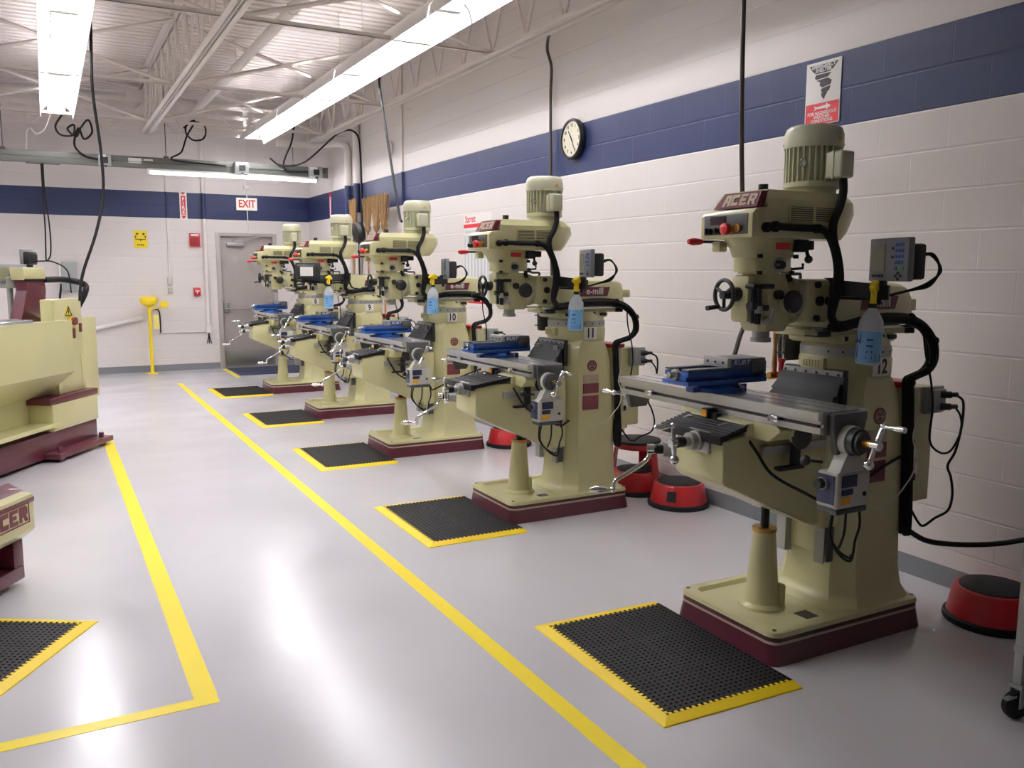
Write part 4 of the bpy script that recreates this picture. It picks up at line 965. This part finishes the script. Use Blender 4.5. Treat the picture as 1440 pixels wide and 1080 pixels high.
broom(10.57, 2.18, -.03, 'corn broom, rightmost of the hanging brooms by mill 10', 'wood')
t = thing('dust_pan', 'black round dust pan with long black handle hanging between the brooms', 'dust pan', (XW-.205, 11.45, 2.13))
b = MB(); b.lathe([(.03, -.09), (.13, -.05), (.15, 0), (.13, .05), (.03, .07)], (0, 0, 0), (1, 0, .15), n=28); b.build('pan', 'black', t)
MB().cyl((0, 0, -1.0), (0, 0, .0), .011, n=10).build('handle', 'black', t)
t = thing('broom_rail', 'steel rail holding the hanging brooms on the right wall', 'wall rail', (XW, 11.12, 1.55)); MB().box((-.185, -.73, -.02), (0, .73, .02), .004).build('rail', 'alu', t)
t = thing('hazard_sign', 'narrow red and white upright sign on the right wall near the corner', 'sign', (wx, 13.42, 2.61)); MB().box((-.006, -.05, -.22), (0, .05, .22), .001).build('sign_board', 'sign_red', t); MB().box((-.007, -.03, -.15), (-.0058, .03, .15)).build('white_panel', 'sign_white', t)

def pipe(label, pts, r, mat='pipe', name='conduit', smooth=3, cat='conduit'):
    return tag(MB().tube(pts, r, n=12, smooth=smooth).build(name, mat), label, cat)
M['blue_paint'] = principled('navy_painted_pipe', '1E2A52', .42)
def painted(label, x, y, z0, z1, r, ext=None):
    t = thing('conduit', label, 'conduit', (x, y, 0))
    MB().cyl((0, 0, max(z0, ZT)), (0, 0, z1), r, n=14).build('upper_run', 'pipe', t)
    if z0 < ZT: MB().cyl((0, 0, max(z0, ZB)), (0, 0, ZT), r, n=14).build('blue_run', 'blue_paint', t)['label'] = 'navy painted length'
    if z0 < ZB: MB().cyl((0, 0, z0), (0, 0, ZB), r, n=14).build('lower_run', 'pipe', t)
    return t
painted('white painted conduit with blue length, rising up the right wall behind mill 10', XW-.016, 10.28, 1.3, ZC, .014)
t = painted('thick painted pipe at the far corner, nearer the brooms', XW-.055, 11.95, .0, 3.9, .048)
MB().tube([(0, 0, 3.88), (-.02, .05, 3.97), (-.2, .3, 4.0), (-.6, .5, 4.0)], .048, n=12).build('elbow', 'pipe', t)
t = painted('thick painted pipe at the far corner, nearer the end wall', XW-.055, 12.35, .0, 3.32, .05)
MB().tube([(0, 0, 3.3), (-.01, .03, 3.40), (-.06, .25, 3.46), (-.25, .85, 3.5), (-.8, .9, 3.5)], .05, n=12).build('elbow', 'pipe', t)
t = thing('alarm_bell', 'round white painted bell high on the right wall', 'bell', (XW, 10.72, 3.17)); MB().lathe([(.03, 0), (.10, .01), (.10, .03), (.06, .06), (.0, .065)], (0, 0, 0), (-1, 0, 0), n=28).build('bell_dome', 'roof_paint', t)

# drop cords and hoses
def cable(label, pts, r, mat='cable', name='power_cord', cat='cord', smooth=6):
    return tag(MB().tube(pts, r, n=8, smooth=smooth).build(name, mat), label, cat)
def at12(n_, x, y, z): return (XF+x, MY[n_]+y, z)
cable('dark brown air hose hanging from the roof behind the head of mill 12', [(3.03, 3.3, ZC-.01), (3.045, 3.3, 3.2), (3.06, 3.3, 2.4), (3.10, 3.3, 1.8), (3.135, 3.3, 1.40), (3.10, 3.3, 1.27), (3.06, 3.3, 1.15)], .0115, 'cable_brown', 'air_hose', 'hose')
cable('dark brown conduit hooked at the roof joist, dropping past the clock to mill 11', [(3.72, 5.62, 3.60), (3.74, 5.75, 3.60), (3.80, 6.15, 3.62), (3.87, 6.5, 3.62), (3.93, 6.66, 3.52), (3.955, 6.63, 3.36), (3.96, 6.645, 3.1), (3.96, 6.63, 2.4), (3.96, 6.6, 1.6), (3.96, 6.58, .9)], .013, 'cable_brown')
cable('black cord dropping at a slant from the joist to the motor of mill 10', [(3.0, 9.0, 3.72), (3.08, 8.85, 3.60), (3.15, 8.75, 3.60), (3.13, 8.68, 3.48), (3.005, 8.1, 2.78), (2.87, 7.5, 2.145), (2.84, 7.36, 2.05)], .012)
cable('black cord running from the pipes down the right wall to the brooms', [(3.05, 13.3, 3.28), (3.2, 13.25, 3.18), (3.5, 13.0, 3.22), (3.78, 12.2, 3.55), (3.9, 11.8, 3.5), (3.93, 11.72, 3.2), (3.93, 11.7, 2.6), (3.93, 11.7, 2.1)], .013)
cable('black hose sagging along the right wall from mill 12 to the right edge', [at12(12, .90, -.19, .43), at12(12, 1.08, -.17, .345), at12(12, 1.30, -.19, .30), at12(12, 1.40, -.30, .32), at12(12, 1.44, -.42, .37), at12(12, 1.45, -.7, .50), at12(12, 1.45, -1.1, .75)], .013, 'cable', 'air_hose', 'hose')

# ------------------------------------------------------------------ end wall
by = YD-.0005
t = thing('exit_sign', 'white exit sign with red letters above the grey door', 'exit sign', (2.97, by, 2.69))
MB().box((-.165, -.045, -.10), (.165, 0, .10), .005).build('sign_box', 'exit_white', t); text('lettering', 'EXIT', .17, (0, -.046, 0), (1, 0, 0), (0, 0, 1), 'sign_red', t, bold=.004, sx=.78)
t = thing('conduit_run', 'thin conduit with small box running from the roof to the exit sign and door', 'conduit', (2.98, by, 0))
b = MB(); b.cyl((0, -.01, 2.2), (0, -.01, 2.6), .009, n=8); b.cyl((0, -.01, 2.78), (0, -.01, ZC), .009, n=8); b.box((-.05, -.04, 2.93), (.05, 0, 3.0), .003); b.build('run', 'pipe', t)
t = thing('extinguisher_sign', 'narrow upright red and white fire sign with down arrow on the blue band', 'sign', (1.99, by, 2.63))
MB().box((-.055, -.004, -.225), (.055, 0, .225), .001).build('sign_board', 'sign_white', t); 
b = MB(); b.box((-.035, -.005, -.14), (.035, -.0035, .155)); b.prism([(-.04, .21), (.04, .21), (0, .17)], 'y', -.005, -.0035); b.prism([(-.04, -.155), (.04, -.155), (0, -.21)], 'y', -.005, -.0035); b.build('red_panel', 'sign_red', t)
text('lettering', 'F\nI\nR\nE', .075, (0, -.0055, .0), (1, 0, 0), (0, 0, 1), 'sign_white', t, bold=.002, lsp=.9)
t = thing('eyewash_sign', 'yellow eyewash station sign on the white end wall', 'sign', (1.335, by, 2.09))
MB().box((-.10, -.004, -.135), (.10, 0, .135), .002).build('sign_board', 'sign_yellow', t)
b = MB(); b.tube([(-.07, -.005, .03), (-.07, -.005, .0), (.07, -.005, .0), (.07, -.005, .03)], .006, n=5, smooth=0); b.tube([(0, -.005, 0), (0, -.005, -.03)], .006, n=5, smooth=0)
for s in (-1, 1): b.box((s*.045-.02, -.006, .075), (s*.045+.02, -.0035, .09)); b.box((s*.045-.005, -.006, .065), (s*.045+.005, -.0035, .1)); b.lathe([(.016, 0), (.004, .02)], (s*.07, -.005, .035), (0, 0, 1), n=8)
b.build('eyewash_symbol', 'ink', t); text('lettering', 'Bradley', .034, (0, -.0045, -.085), (1, 0, 0), (0, 0, 1), 'ink', t, bold=.0012)
t = thing('fire_horn', 'square red fire horn strobe on the end wall left of the door', 'fire alarm', (2.135, by, 2.095))
MB().box((-.08, -.05, -.105), (.08, 0, .105), .006).build('housing', 'red_enamel', t); MB().box((-.06, -.058, .06), (.06, -.048, .09), .003).build('strobe', 'white', t)
b = MB()
for i in range(6): b.box((-.055, -.053, -.08+i*.02), (.055, -.049, -.07+i*.02))
b.build('grille', 'badge', t)
t = thing('fire_pull_station', 'small red fire pull station with white handle on the end wall', 'fire alarm', (2.138, by, 1.27))
MB().box((-.052, -.05, -.065), (.052, 0, .065), .005).build('housing', 'red_enamel', t); b = MB(); b.box((-.035, -.058, .0), (.035, -.048, .02), .003); b.box((-.01, -.058, -.03), (.01, -.048, .0), .003); b.build('handle', 'white', t)
t = painted('white pipe on the end wall left of the door with open cable ends', 2.29, by-.03, .62, ZC, .03)
b = MB(); b.box((-.04, -.03, .60), (.04, .03, .72), .006)
b.build('pipe_box', 'pipe', t); b = MB()
for k in (-1, 0, 1): b.tube([(0, 0, .60), (k*.012, -.02, .52), (k*.035, -.02, .43)], .007, n=6)
b.build('cable_tail', 'cable', t)
t = painted('thin white conduit dropping to an outlet on the end wall', 1.735, by-.012, 1.5, ZC, .011)
b = MB(); b.box((-.035, -.03, 1.38), (.035, .01, 1.5), .004); b.box((-.035, -.03, 1.25), (.035, .01, 1.33), .004); b.build('outlet_box', 'pale_grey', t)
pipe('thin white pipe running low along the end wall to the eyewash', [(1.55, by-.015, .62), (2.25, by-.015, .62)], .01, smooth=0)
pipe('white sloped handrail on the end wall left of the eyewash', [(-.9, by-.06, .42), (.55, by-.06, .70), (1.31, by-.06, .875)], .032, name='wall_rail', smooth=0, cat='rail')
t = thing('junction_box', 'grey junction box with cables behind the far lathe on the end wall', 'junction box', (.30, by, 1.53))
b = MB(); b.box((-.10, -.12, -.22), (.12, 0, .20), .006); b.build('box_body', 'grey_box', t); MB().box((-.13, -.11, -.12), (-.05, -.02, .18), .006).build('white_switch', 'white', t)
b = MB(); b.tube([(-.1, -.08, -.1), (-.13, -.08, -.3), (-.15, -.1, -.45)], .015, n=8); b.build('cable_tail', 'cable', t)
# eyewash station
t = thing('eyewash_station', 'yellow pedestal eyewash station standing by the end wall', 'eyewash station', (1.385, 14.45, 0))
b = MB(); b.lathe([(.085, 0), (.085, .012), (.03, .02), (.026, .05), (.026, .96), (.034, .98), (.034, 1.0), (.026, 1.02), (.026, 1.06)], n=24); b.build('pedestal', 'yellow', t)
b = MB(); b.lathe([(.03, 1.04), (.06, 1.055), (.115, 1.09), (.135, 1.14), (.135, 1.165), (.12, 1.195), (.06, 1.21), (.0, 1.212)], n=36); b.build('bowl', 'yellow', t)
b = MB(); b.tube([(.03, 0, 1.0), (.12, 0, 1.03), (.16, 0, 1.06)], .01, n=8); b.box((.16, -.012, 1.03), (.27, 0, 1.13), .003); b.build('push_flag', 'sign_yellow', t)
b = MB(); b.box((.05, -.02, .70), (.13, -.015, .92)); b.build('inspection_tag', principled('tag_paper', 'E6DA7C', .6), t)
MB().tube([(.02, .05, 1.0), (.15, .2, .98), (.17, .2, .8), (.17, .22, .62)], .011, n=8).build('supply_pipe', 'black', t)

# ------------------------------------------------------------------ busway
t = thing('busway', 'grey green busway hung across the far end of the shop', 'busway', (0, 13.32, 3.11))
b = MB(); b.box((-5.5, -.035, -.08), (3.93, .035, .075), .004); b.build('trunking', 'busway', t)
b = MB(); b.box((-5.5, -.045, -.004), (3.9, -.035, .0)); b.build('seam', 'cast', t)
for x, w in ((.80, .16), (2.62, .2), (3.72, .2)):
    b = MB(); b.box((x-w/2, -.12, -.085), (x+w/2, -.035, .075), .006); u = b.build('plug_in_unit', 'grey_box', t)
    b = MB(); b.box((x-w*.2, -.125, -.05), (x+w*.25, -.118, .03)); b.box((x-.01, -.135, -.10), (x+.02, -.09, -.08)); b.build('switch', 'black', u)
    MB().box((x-w*.42, -.123, .02), (x+w*.1, -.119, .065)).build('label_plate', 'sign_white', u)
b = MB(); b.box((1.10, -.037, -.02), (1.27, -.0355, .05)); b.box((1.30, -.037, .02), (1.42, -.0355, .045)); b.build('label_plate', 'sign_white', t)
b = MB()
for x in (-2.5, -.4, 1.6, 3.4): b.cyl((x, 0, .075), (x, 0, ZC-3.11-.02), .006, n=8); b.box((x-.03, -.05, .07), (x+.03, .05, .10), .003)
b.build('hanger', 'cast', t)
MB().box((-.15, -.06, -.092), (.25, .06, -.08)).build('outlet_plate', 'cast', t)
t = thing('strip_light', 'lit single tube strip light under the busway', 'strip light', (2.56, 13.32, 3.0))
b = MB(); b.box((-1.22, -.04, .0), (1.22, .04, .03), .004); b.build('channel', 'reflector', t)
MB().cyl((-1.19, 0, -.022), (1.19, 0, -.022), .02, n=14).build('tube', 'tube2', t)
b = MB()
for x in (-1.2, 1.2): b.box((x-.015, -.025, -.045), (x+.015, .025, .005), .003)
b.build('lamp_holder', 'reflector', t)
cable('black cord looping down from the roof steel onto the busway, left of the door', [(1.85, 13.3, 3.62), (1.98, 13.3, 3.72), (2.14, 13.3, 3.66), (2.12, 13.3, 3.50), (1.98, 13.3, 3.46), (1.88, 13.3, 3.55), (1.9, 13.3, 3.68), (2.0, 13.25, 3.72), (1.88, 13.25, 3.5), (1.8, 13.25, 3.28), (1.68, 13.24, 3.16), (2.4, 13.24, 3.12)], .012)
cable('black cord dropping from the right row light onto the busway end', [(3.35, 13.0, 3.72), (3.33, 13.1, 3.5), (3.26, 13.2, 3.3), (3.24, 13.24, 3.18), (3.3, 13.24, 3.1), (3.6, 13.22, 3.1)], .014)
cable('coiled black and white leads between the left row light and busway', [(.30, 12.7, 3.58), (.22, 12.85, 3.45), (.28, 12.95, 3.36), (.42, 12.95, 3.37), (.44, 12.95, 3.5), (.36, 12.95, 3.44), (.46, 13.0, 3.36), (.52, 13.05, 3.48), (.62, 13.1, 3.6), (.66, 13.15, 3.45), (.56, 13.2, 3.36), (.50, 13.2, 3.5), (.44, 13.22, 3.28), (.55, 13.24, 3.15), (.72, 13.24, 3.11)], .013)
cable('white lead looping from the left row light to the busway', [(.18, 12.72, 3.6), (.10, 12.9, 3.42), (.0, 13.0, 3.36), (-.06, 13.1, 3.44), (-.11, 13.2, 3.42), (-.12, 13.28, 3.30), (-.13, 13.3, 3.185)], .009, 'cable_white')
cable('long black drop cord from the left row light down to the far lathe', [(.48, 8.6, ZC-.02), (.47, 8.62, 3.7), (.46, 8.7, 3.2), (.50, 8.75, 2.7), (.50, 8.72, 2.3), (.42, 8.62, 1.95), (.30, 8.52, 1.62), (.26, 8.48, 1.45), (.25, 8.46, 1.34)], .013)
cable('pair of thin black cords hanging from the busway down the end wall', [(.03, 13.3, 3.02), (.03, 13.5, 2.6), (.03, 14.3, 2.2), (.02, 14.5, 1.9), (.02, 14.55, 1.75), (.08, 14.6, 1.85), (.09, 14.5, 2.2), (.05, 13.6, 2.7), (.05, 13.3, 3.02)], .010)

# ------------------------------------------------------------------ lathes (frame: s along the bed, n toward the viewer)
def lathe_frame(t): t.rotation_euler.z = math.atan2(e1.y, e1.x)
# local x = s direction e1, local y = -n
def LP(t_origin_s, t_origin_n, s, n, z): return (s-t_origin_s, -(n-t_origin_n), z)
S0, N0 = 7.70, -4.26
o_ = e1*S0+e2*N0
t = thing('lathe', 'far lathe seen from its back, cream and maroon with warning triangle', 'lathe', (o_.x, o_.y, 0)); lathe_frame(t)
X = lambda s: s-S0
Y = lambda n: -(n-N0)
def lb(b, s0, s1, n0, n1, z0, z1, bev=.006): b.box((X(s0), Y(n0), z0), (X(s1), Y(n1), z1), bev); return b
b = MB(); lb(b, 5.0, 7.70, -4.26, -4.95, .03, .24); lb(b, 6.85, 7.72, -4.12, -5.0, .03, .075)
for s_ in (6.95, 7.62, 5.2): b.cyl((X(s_), Y(-4.18), 0), (X(s_), Y(-4.18), .06), .035, n=14); b.cyl((X(s_), Y(-4.18), .07), (X(s_), Y(-4.18), .12), .022, n=8)
b.build('base', 'maroon', t)
b = MB(); lb(b, 6.98, 7.70, -4.24, -4.95, .24, .47); lb(b, 5.0, 7.0, -4.45, -4.9, .24, .6); b.build('headstock_pedestal', 'cream', t)
b = MB(); lb(b, 6.95, 7.71, -4.235, -4.96, .47, .525); b.build('maroon_band', 'maroon', t)
b = MB(); b.prism([(Y(-4.17), .30), (Y(-4.17), .335), (Y(-4.185), .335), (Y(-4.185), .315), (Y(-4.5), .315), (Y(-4.5), .30)], 'x', X(5.0), X(7.0)); b.build('chip_tray', 'cream', t)
b = MB(); b.prism([(Y(-4.15), 1.18), (Y(-4.15), .74), (Y(-4.42), .52), (Y(-4.44), .52), (Y(-4.17), .75), (Y(-4.18), 1.18)], 'x', X(5.0), X(7.2), .004); lb(b, 5.0, 7.2, -4.15, -4.24, 1.165, 1.18, .002); b.build('splash_guard', 'cream', t)
b = MB(); lb(b, 7.20, 7.66, -4.32, -4.43, .525, 1.355, .01); lb(b, 7.60, 8.08, -4.42, -4.6, .40, 1.17, .01); lb(b, 7.2, 7.25, -4.30, -4.33, .53, 1.35, .002)
hb = b.build('electrical_cabinet', 'cream', t)
b = MB(); lb(b, 7.60, 7.66, -4.315, -4.325, .55, .85, .001); b.build('vent_flap', 'cream', hb)
b = MB(); b.prism([(X(7.37), 1.20), (X(7.50), 1.20), (X(7.435), 1.30)], 'y', Y(-4.315), Y(-4.32)); b.build('warning_triangle', 'sign_yellow', hb)
b = MB(); b.tube([(X(7.385), Y(-4.312), 1.208), (X(7.485), Y(-4.312), 1.208), (X(7.435), Y(-4.312), 1.288), (X(7.385), Y(-4.312), 1.208)], .004, n=4, smooth=0); b.prism([(X(7.44), 1.27), (X(7.425), 1.24), (X(7.435), 1.24), (X(7.43), 1.215), (X(7.447), 1.247), (X(7.437), 1.247)], 'y', Y(-4.311), Y(-4.315)); b.build('warning_symbol', 'ink', hb)
b = MB(); lb(b, 7.43, 7.53, -4.305, -4.32, 1.11, 1.19, .002); b.mi = 1; b.cyl((X(7.49), Y(-4.31), 1.155), (X(7.49), Y(-4.28), 1.155), .035, n=20); b.build('main_switch', ['sign_yellow', 'badge'], hb)
b = MB(); lb(b, 7.45, 7.53, -4.312, -4.32, 1.0, 1.09, .001); lb(b, 7.60, 7.64, -4.312, -4.32, 1.05, 1.13, .001); b.build('data_plate', 'badge', hb)
b = MB(); lb(b, 7.66, 7.80, -4.3, -4.4, .24, .38, .006); b.build('coolant_box', 'cream', t)
b = MB(); b.prism([(X(7.18), 1.15), (X(7.54), 1.15), (X(7.60), 1.43), (X(7.58), 1.52), (X(7.30), 1.52), (X(7.32), 1.43)], 'y', Y(-4.6), Y(-4.70), .008); gd = b.build('belt_guard', 'maroon', t)
b = MB(); b.prism([(X(7.28), 1.52), (X(7.60), 1.52), (X(7.58), 1.63), (X(7.26), 1.63)], 'y', Y(-4.59), Y(-4.72), .008); b.build('guard_top', 'cream', gd)
b = MB(); b.box((X(7.27), Y(-4.585), 1.515), (X(7.61), Y(-4.592), 1.53)); b.tube([(X(7.58), Y(-4.6), 1.52), (X(7.8), Y(-4.55), 1.52), (X(7.95), Y(-4.45), 1.48), (X(7.92), Y(-4.42), 1.40), (X(7.85), Y(-4.5), 1.2)], .028, n=10); b.build('conduit', 'cable', t)
b = MB(); lb(b, 5.0, 7.2, -4.5, -4.85, .6, .95, .02); lb(b, 7.0, 7.25, -4.4, -4.95, .95, 1.16, .03); b.build('bed', 'cream', t)
b = MB(); b.tube([(X(7.25), Y(-4.4), 1.31), (X(7.32), Y(-4.42), 1.27), (X(7.36), Y(-4.45), 1.2), (X(7.33), Y(-4.45), 1.12)], .013, n=8); b.build('coolant_hose', 'cable_white', t)
b = MB(); lb(b, 6.3, 6.9, -4.3, -4.55, 1.12, 1.2, .015); b.cyl((X(6.5), Y(-4.4), 1.2), (X(6.5), Y(-4.4), 1.26), .04, n=16); b.cyl((X(6.75), Y(-4.4), 1.19), (X(6.75), Y(-4.4), 1.21), .06, n=18); b.build('tool_slide', 'steel', t)
# readouts over the far lathe
def small_dro(pos, rz, lab, cableto=None):
    d = copy_tree(d0, skip=('arm', 'readout_cable')); d.location = pos; d.rotation_euler.z = rz
    tag(d, lab, 'digital readout'); return d
p_ = e1*7.62+e2*(-4.78); d = small_dro((p_.x, p_.y, 1.72), math.radians(-25), 'small digital readout with black back on top of the belt guard of the far lathe')
d.scale = (.8, .8, .8)
MB().cyl((.03, 0, -.12), (.03, 0, -.08), .035, n=12).build('foot', 'black', d)
MB().tube([(.08, -.03, -.05), (.2, -.05, -.04), (.3, .0, -.05), (.4, .1, -.15), (.42, .12, -.4)], .008, n=7).build('readout_cable', 'cable', d)
p_ = e1*7.42+e2*(-4.88); d = small_dro((-.27, 8.72, 1.57), math.radians(-105+180+35), 'digital readout with blue keypad on a swivel post, cut by the left edge')
b = MB(); b.cyl((.05, 0, -.8), (.05, 0, -.06), .025, n=12); b.lathe([(.07, -.12), (.08, -.09), (.08, -.03), (.04, 0)], (.05, 0, 0), n=20); b.build('post', 'alu', d)

S1, N1 = 4.12, -2.71
o_ = e1*S1+e2*N1
t = thing('lathe', 'cream and maroon lathe with lettered chip tray, cut by the left edge in front', 'lathe', (o_.x, o_.y, 0)); lathe_frame(t)
X = lambda s: s-S1
Y = lambda n: -(n-N1)
b = MB(); lb(b, 2.6, 4.14, -2.72, -3.35, .03, .10); lb(b, 4.06, 4.14, -2.72, -3.35, .10, .24); lb(b, 2.6, 4.06, -2.80, -3.3, .10, .24)
for s_ in (3.93, 2.8): b.cyl((X(s_), Y(-2.78), 0), (X(s_), Y(-2.78), .05), .04, n=14)
b.box((X(3.9), Y(-2.73), .10), (X(3.96), Y(-2.80), .14), .01); b.build('base', 'maroon', t)
b = MB(); b.prism([(Y(-2.66), .29), (Y(-2.66), .475), (Y(-2.80), .50), (Y(-3.35), .50), (Y(-3.35), .24), (Y(-2.72), .24)], 'x', X(2.6), X(4.16), .006); tr = b.build('chip_tray', 'cream', t)
b = MB(); b.prism([(Y(-2.658), .455), (Y(-2.79), .525), (Y(-2.80), .51), (Y(-2.66), .43)], 'x', X(2.6), X(4.165), .002); b.build('tray_rim', 'maroon', tr)
block_letters('lettering_outline', 'ACER', .08, .07, (X(3.955), Y(-2.6595), .388), (1, 0, 0), (0, 0, 1), 'badge', tr, ext=.001); block_letters('tray_lettering', 'ACER', .07, .0615, (X(3.955), Y(-2.6605), .388), (1, 0, 0), (0, 0, 1), 'tan_stripe', tr, ext=.0006, hole='badge', gap=.227)
b = MB()
for z_ in (.335, .435): b.box((X(3.80), Y(-2.6575), z_), (X(4.115), Y(-2.6595), z_+.006))
b.box((X(4.11), Y(-2.6575), .335), (X(4.116), Y(-2.6595), .441)); b.build('lettering_frame', 'badge', tr)
b = MB(); lb(b, 2.6, 4.20, -2.90, -3.25, .5, .80, .02); b.build('bed', 'cream', t)
b = MB(); lb(b, 3.7, 4.05, -2.85, -3.25, .80, 1.05, .03); b.cyl((X(3.95), Y(-3.05), .98), (X(4.2), Y(-3.05), .98), .05, n=18); b.cyl((X(4.2), Y(-3.05), .98), (X(4.23), Y(-3.05), .98), .1, n=24); b.build('tailstock', 'cream', t)
b = MB(); lb(b, 3.95, 4.12, -2.68, -2.72, .9, 1.1, .01); 
# power leads at the headstock side (out of frame)
b.bm.free()
b = MB(); lb(b, 2.3, 2.9, -2.80, -3.35, .5, 1.25, .02); b.build('headstock', 'cream', t)
# ------------------------------------------------------------------ camera
yaw, pitch, roll, fpx, hcam = .494954, -.1303524, .00312, 1205.66, 1.60666
f_ = Vector((math.sin(yaw)*math.cos(pitch), math.cos(yaw)*math.cos(pitch), math.sin(pitch)))
r_ = Vector((math.cos(yaw), -math.sin(yaw), 0)); u_ = r_.cross(f_)
r2 = math.cos(roll)*r_+math.sin(roll)*u_; u2 = -math.sin(roll)*r_+math.cos(roll)*u_
cam = bpy.data.cameras.new('camera'); co = bpy.data.objects.new('camera', cam); COL.objects.link(co)
mw = Matrix((r2, u2, -f_)).transposed().to_4x4(); mw.translation = (0, 0, hcam); co.matrix_world = mw
cam.sensor_width = 36; cam.sensor_fit = 'HORIZONTAL'; cam.lens = fpx/1440*36; cam.clip_start = .05; cam.clip_end = 100
scene.camera = co
w = bpy.data.worlds.new('world'); scene.world = w; w.use_nodes = True
w.node_tree.nodes['Background'].inputs['Color'].default_value = (.5, .5, .5, 1); w.node_tree.nodes['Background'].inputs['Strength'].default_value = .05
vs = scene.view_settings; vs.view_transform = 'Standard'; vs.look = 'None'; vs.gamma = 1.; vs.use_curve_mapping = False; vs.exposure = EXPOSURE
cy = scene.cycles
cy.use_denoising = True
try: cy.denoiser = 'OPENIMAGEDENOISE'
except Exception: pass
cy.max_bounces = 8; cy.diffuse_bounces = 5; cy.glossy_bounces = 4; cy.transmission_bounces = 4; cy.sample_clamp_indirect = 8.; cy.caustics_reflective = False; cy.caustics_refractive = False
